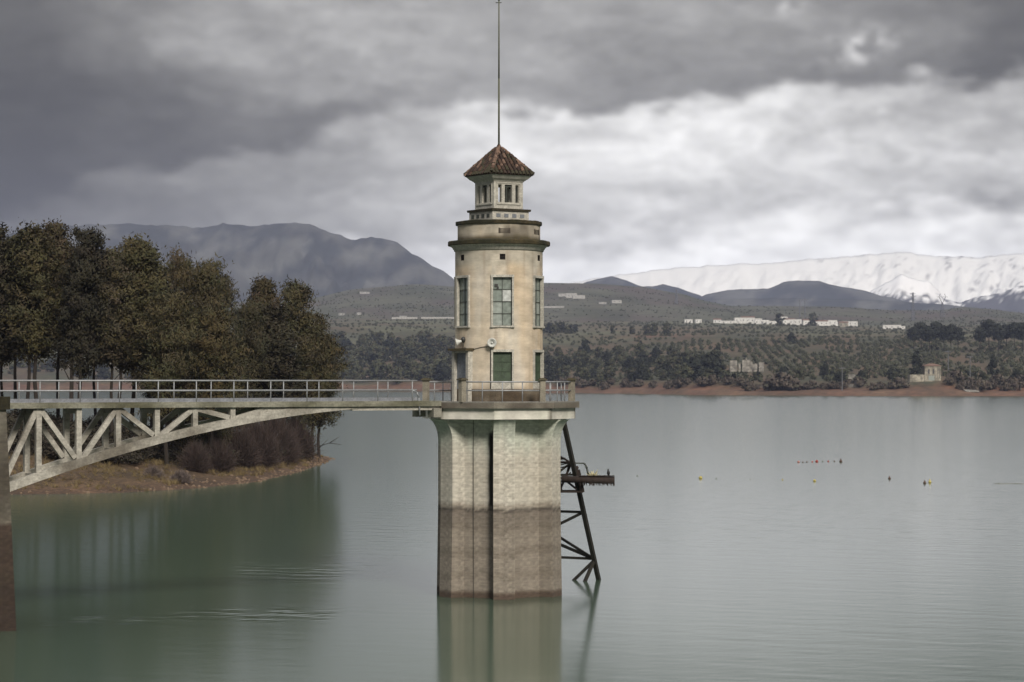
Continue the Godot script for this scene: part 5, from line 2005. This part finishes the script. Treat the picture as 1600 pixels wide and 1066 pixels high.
	# pylons
	for e in [[1427, 4900, 457, 9.0, 0, "straight lattice pylon with three arms on the skyline"], [1473, 5200, 459, 15.0, 1, "forked lattice pylon right of the straight one on the skyline"], [1057, 5300, 452, 8.0, 0, "faint lattice pylon on the hill right of the tower"]]:
		var zz: float = e[1]
		p = at(e[0], 595.0, zz)
		p.y = ground_y(e[0], zz)
		var top: float = EYE + (595.0 - e[2]) / F * zz
		var h: float = top - p.y
		o = thing("pylon", e[5], "pylon", p, 0.2)
		mb = Mb.new()
		var s: float = e[3] / 2
		var waist := 0.62 if e[4] == 1 else 1.0
		for c in [Vector2(-1, -1), Vector2(1, -1), Vector2(1, 1), Vector2(-1, 1)]:
			mb.bar(Vector3(c.x * s * 0.6, 0, c.y * s * 0.6), Vector3(c.x * 0.8, h * waist, c.y * 0.8), 0.7, 0.7)
		for k in 6:
			var t0 := k / 6.0
			var t1 := (k + 1) / 6.0
			var w0 := lerpf(s * 0.6, 0.8, t0)
			var w1 := lerpf(s * 0.6, 0.8, t1)
			for f in [-1.0, 1.0]:
				mb.bar(Vector3(-w0, h * waist * t0, f * w0), Vector3(w1, h * waist * t1, f * w1), 0.4, 0.4)
				mb.bar(Vector3(w0, h * waist * t0, f * w0), Vector3(-w1, h * waist * t1, f * w1), 0.4, 0.4)
		part("lattice_mast", mb, M.pylon, o)
		mb = Mb.new()
		if e[4] == 1:
			for f in [-1.0, 1.0]:
				mb.bar(Vector3(f * 0.6, h * 0.6, 0), Vector3(f * 7.5, h * 0.86, 0), 0.9, 0.9)
				mb.bar(Vector3(f * 7.5, h * 0.86, 0), Vector3(f * 5.0, h, 0), 0.8, 0.8)
				mb.bar(Vector3(f * 7.5, h * 0.86, 0), Vector3(f * 12.5, h * 0.86, 0), 0.7, 0.7)
			mb.bar(Vector3(-7.5, h * 0.86, 0), Vector3(7.5, h * 0.86, 0), 0.6, 0.6)
		else:
			for k in 3:
				mb.bar(Vector3(-5.5, h * (0.74 + 0.11 * k), 0), Vector3(5.5, h * (0.74 + 0.11 * k), 0), 0.7, 0.7)
		part("cross_arm", mb, M.pylon, o)
	for e in [[1250, 5000, 468, "left one of two thin poles on the skyline above the village"], [1258, 5000, 467, "right one of two thin poles on the skyline above the village"], [1316, 1700, 574, "thin wooden pole on the shore left of the pump house"], [1516, 1760, 556, "thin wooden pole in the grove right of the pump house"], [1482, 1900, 548, "thin wooden pole behind the pump house"]]:
		var zz: float = e[1]
		p = at(e[0], 595.0, zz)
		p.y = ground_y(e[0], zz) - 0.5
		var h: float = EYE + (595.0 - e[2]) / F * zz - p.y
		o = thing("pole", e[3], "pole", p)
		mb = Mb.new()
		var r0 := 0.00022 * zz
		mb.tube(Vector3.ZERO, Vector3(0, h, 0), r0, r0 * 0.7, 7)
		part("mast", mb, M.pylon, o)
		mb = Mb.new()
		mb.bar(Vector3(-6.0 * r0, h * 0.96, 0), Vector3(6.0 * r0, h * 0.96, 0), r0 * 1.2, r0 * 1.2)
		part("cross_arm", mb, M.pylon, o)


# ---------------------------------------------------------------- buoys

func buoys() -> void:
	# column, row of the waterline, radius, material, kind (0 ball, 1 ball with a pointed top), label
	var far_z := func(py: float) -> float:
		return EYE * F / (py - 595.0)
	var list := [
		[1094.5, 748.0, 0.24, "buoy_yellow", 0, "bright yellow ball buoy nearest to the tower"],
		[1119, 748.3, 0.09, "buoy_green", 0, "tiny greenish float right of the bright yellow buoy"],
		[1172, 749.6, 0.07, "buoy_green", 0, "tiny dark float between the bright yellow buoy and the next yellow float"],
		[1222.5, 750.2, 0.10, "buoy_yellow", 0, "small yellow float in the middle of the buoy line"],
		[1272.5, 752.2, 0.19, "buoy_yellow", 0, "yellow ball buoy below the row of red floats"],
		[1389.5, 748.6, 0.18, "buoy_dark", 1, "dark red pointed buoy standing alone right of the red floats"],
		[1444.5, 755.5, 0.19, "buoy_dark", 1, "dark pointed buoy, left one of a touching pair"],
		[1452.6, 754.4, 0.20, "buoy_yellow", 1, "dark yellow buoy, right one of a touching pair"],
		[1560.5, 755.6, 0.08, "buoy_green", 0, "tiny float on the rope near the right edge, left one"],
		[1586.5, 756.2, 0.08, "buoy_green", 0, "tiny float on the rope near the right edge, right one"],
		[1247.5, 722.6, 0.20, "buoy_pink", 0, "pale pink float at the left end of the red row"],
		[1254.3, 722.8, 0.13, "buoy_dark", 0, "dark float second from the left in the red row"],
		[1260.6, 722.4, 0.13, "buoy_dark", 0, "dark float third from the left in the red row"],
		[1269, 722.0, 0.13, "buoy_red", 0, "small red float left of the large red one in the red row"],
		[1276, 722.0, 0.23, "buoy_red", 0, "large dark red ball float in the middle of the red row"],
		[1285, 721.6, 0.12, "buoy_green", 0, "small dull float right of the large red one"],
		[1294, 721.5, 0.14, "buoy_red", 0, "flat reddish float in the right half of the red row"],
		[1303.5, 721.4, 0.13, "buoy_dark", 0, "dark small float next to the pointed one at the end of the red row"],
		[1313.6, 722.0, 0.24, "buoy_dark", 1, "dark pointed buoy at the right end of the red row"],
		[995.5, 744.0, 0.10, "buoy_green", 0, "tiny dark float alone on the water right of the perched bird"],
	]
	for e in list:
		var z: float = far_z.call(e[1])
		var p := at(e[0], 595.0, z)
		p.y = 0.0
		var r: float = e[2] * 0.82
		var o := thing("buoy", e[5], "buoy", p, 0.0, "buoys on the reservoir")
		var mb := Mb.new(true)
		mb.ball(Vector3(0, r * 0.45, 0), Vector3(r, r * 0.9, r), 16, 10)
		part("float", mb, M[e[3]], o)
		mb = Mb.new(true)
		if e[4] == 1:
			mb.lathe([[r * 0.6, r * 0.95], [r * 0.42, r * 1.5], [r * 0.2, r * 2.3], [0.0, r * 2.5]], 12)
			part("top_mark", mb, M.buoy_dark if e[3] != "buoy_yellow" else M.buoy_yellow, o)
		else:
			mb.tube(Vector3(0, r * 1.3, 0), Vector3(0, r * 1.52, 0), r * 0.2, r * 0.16, 8)
			part("lifting_eye", mb, M.buoy_dark, o)
	# the floating rope at the right edge
	var mb := Mb.new(true)
	var pts := []
	for k in 26:
		var px := 1553.0 + k * 4.0
		var z: float = far_z.call(755.9 + 0.01 * k + 0.25 * sin(k * 0.7))
		var p := at(px, 595.0, z)
		p.y = 0.0
		pts.append(p)
	for k in 25:
		mb.tube(pts[k], pts[k + 1], 0.03, 0.03, 6, false)
	single("float_rope", mb, M.rope, "thin floating rope with tiny floats near the right edge of the water", "rope")
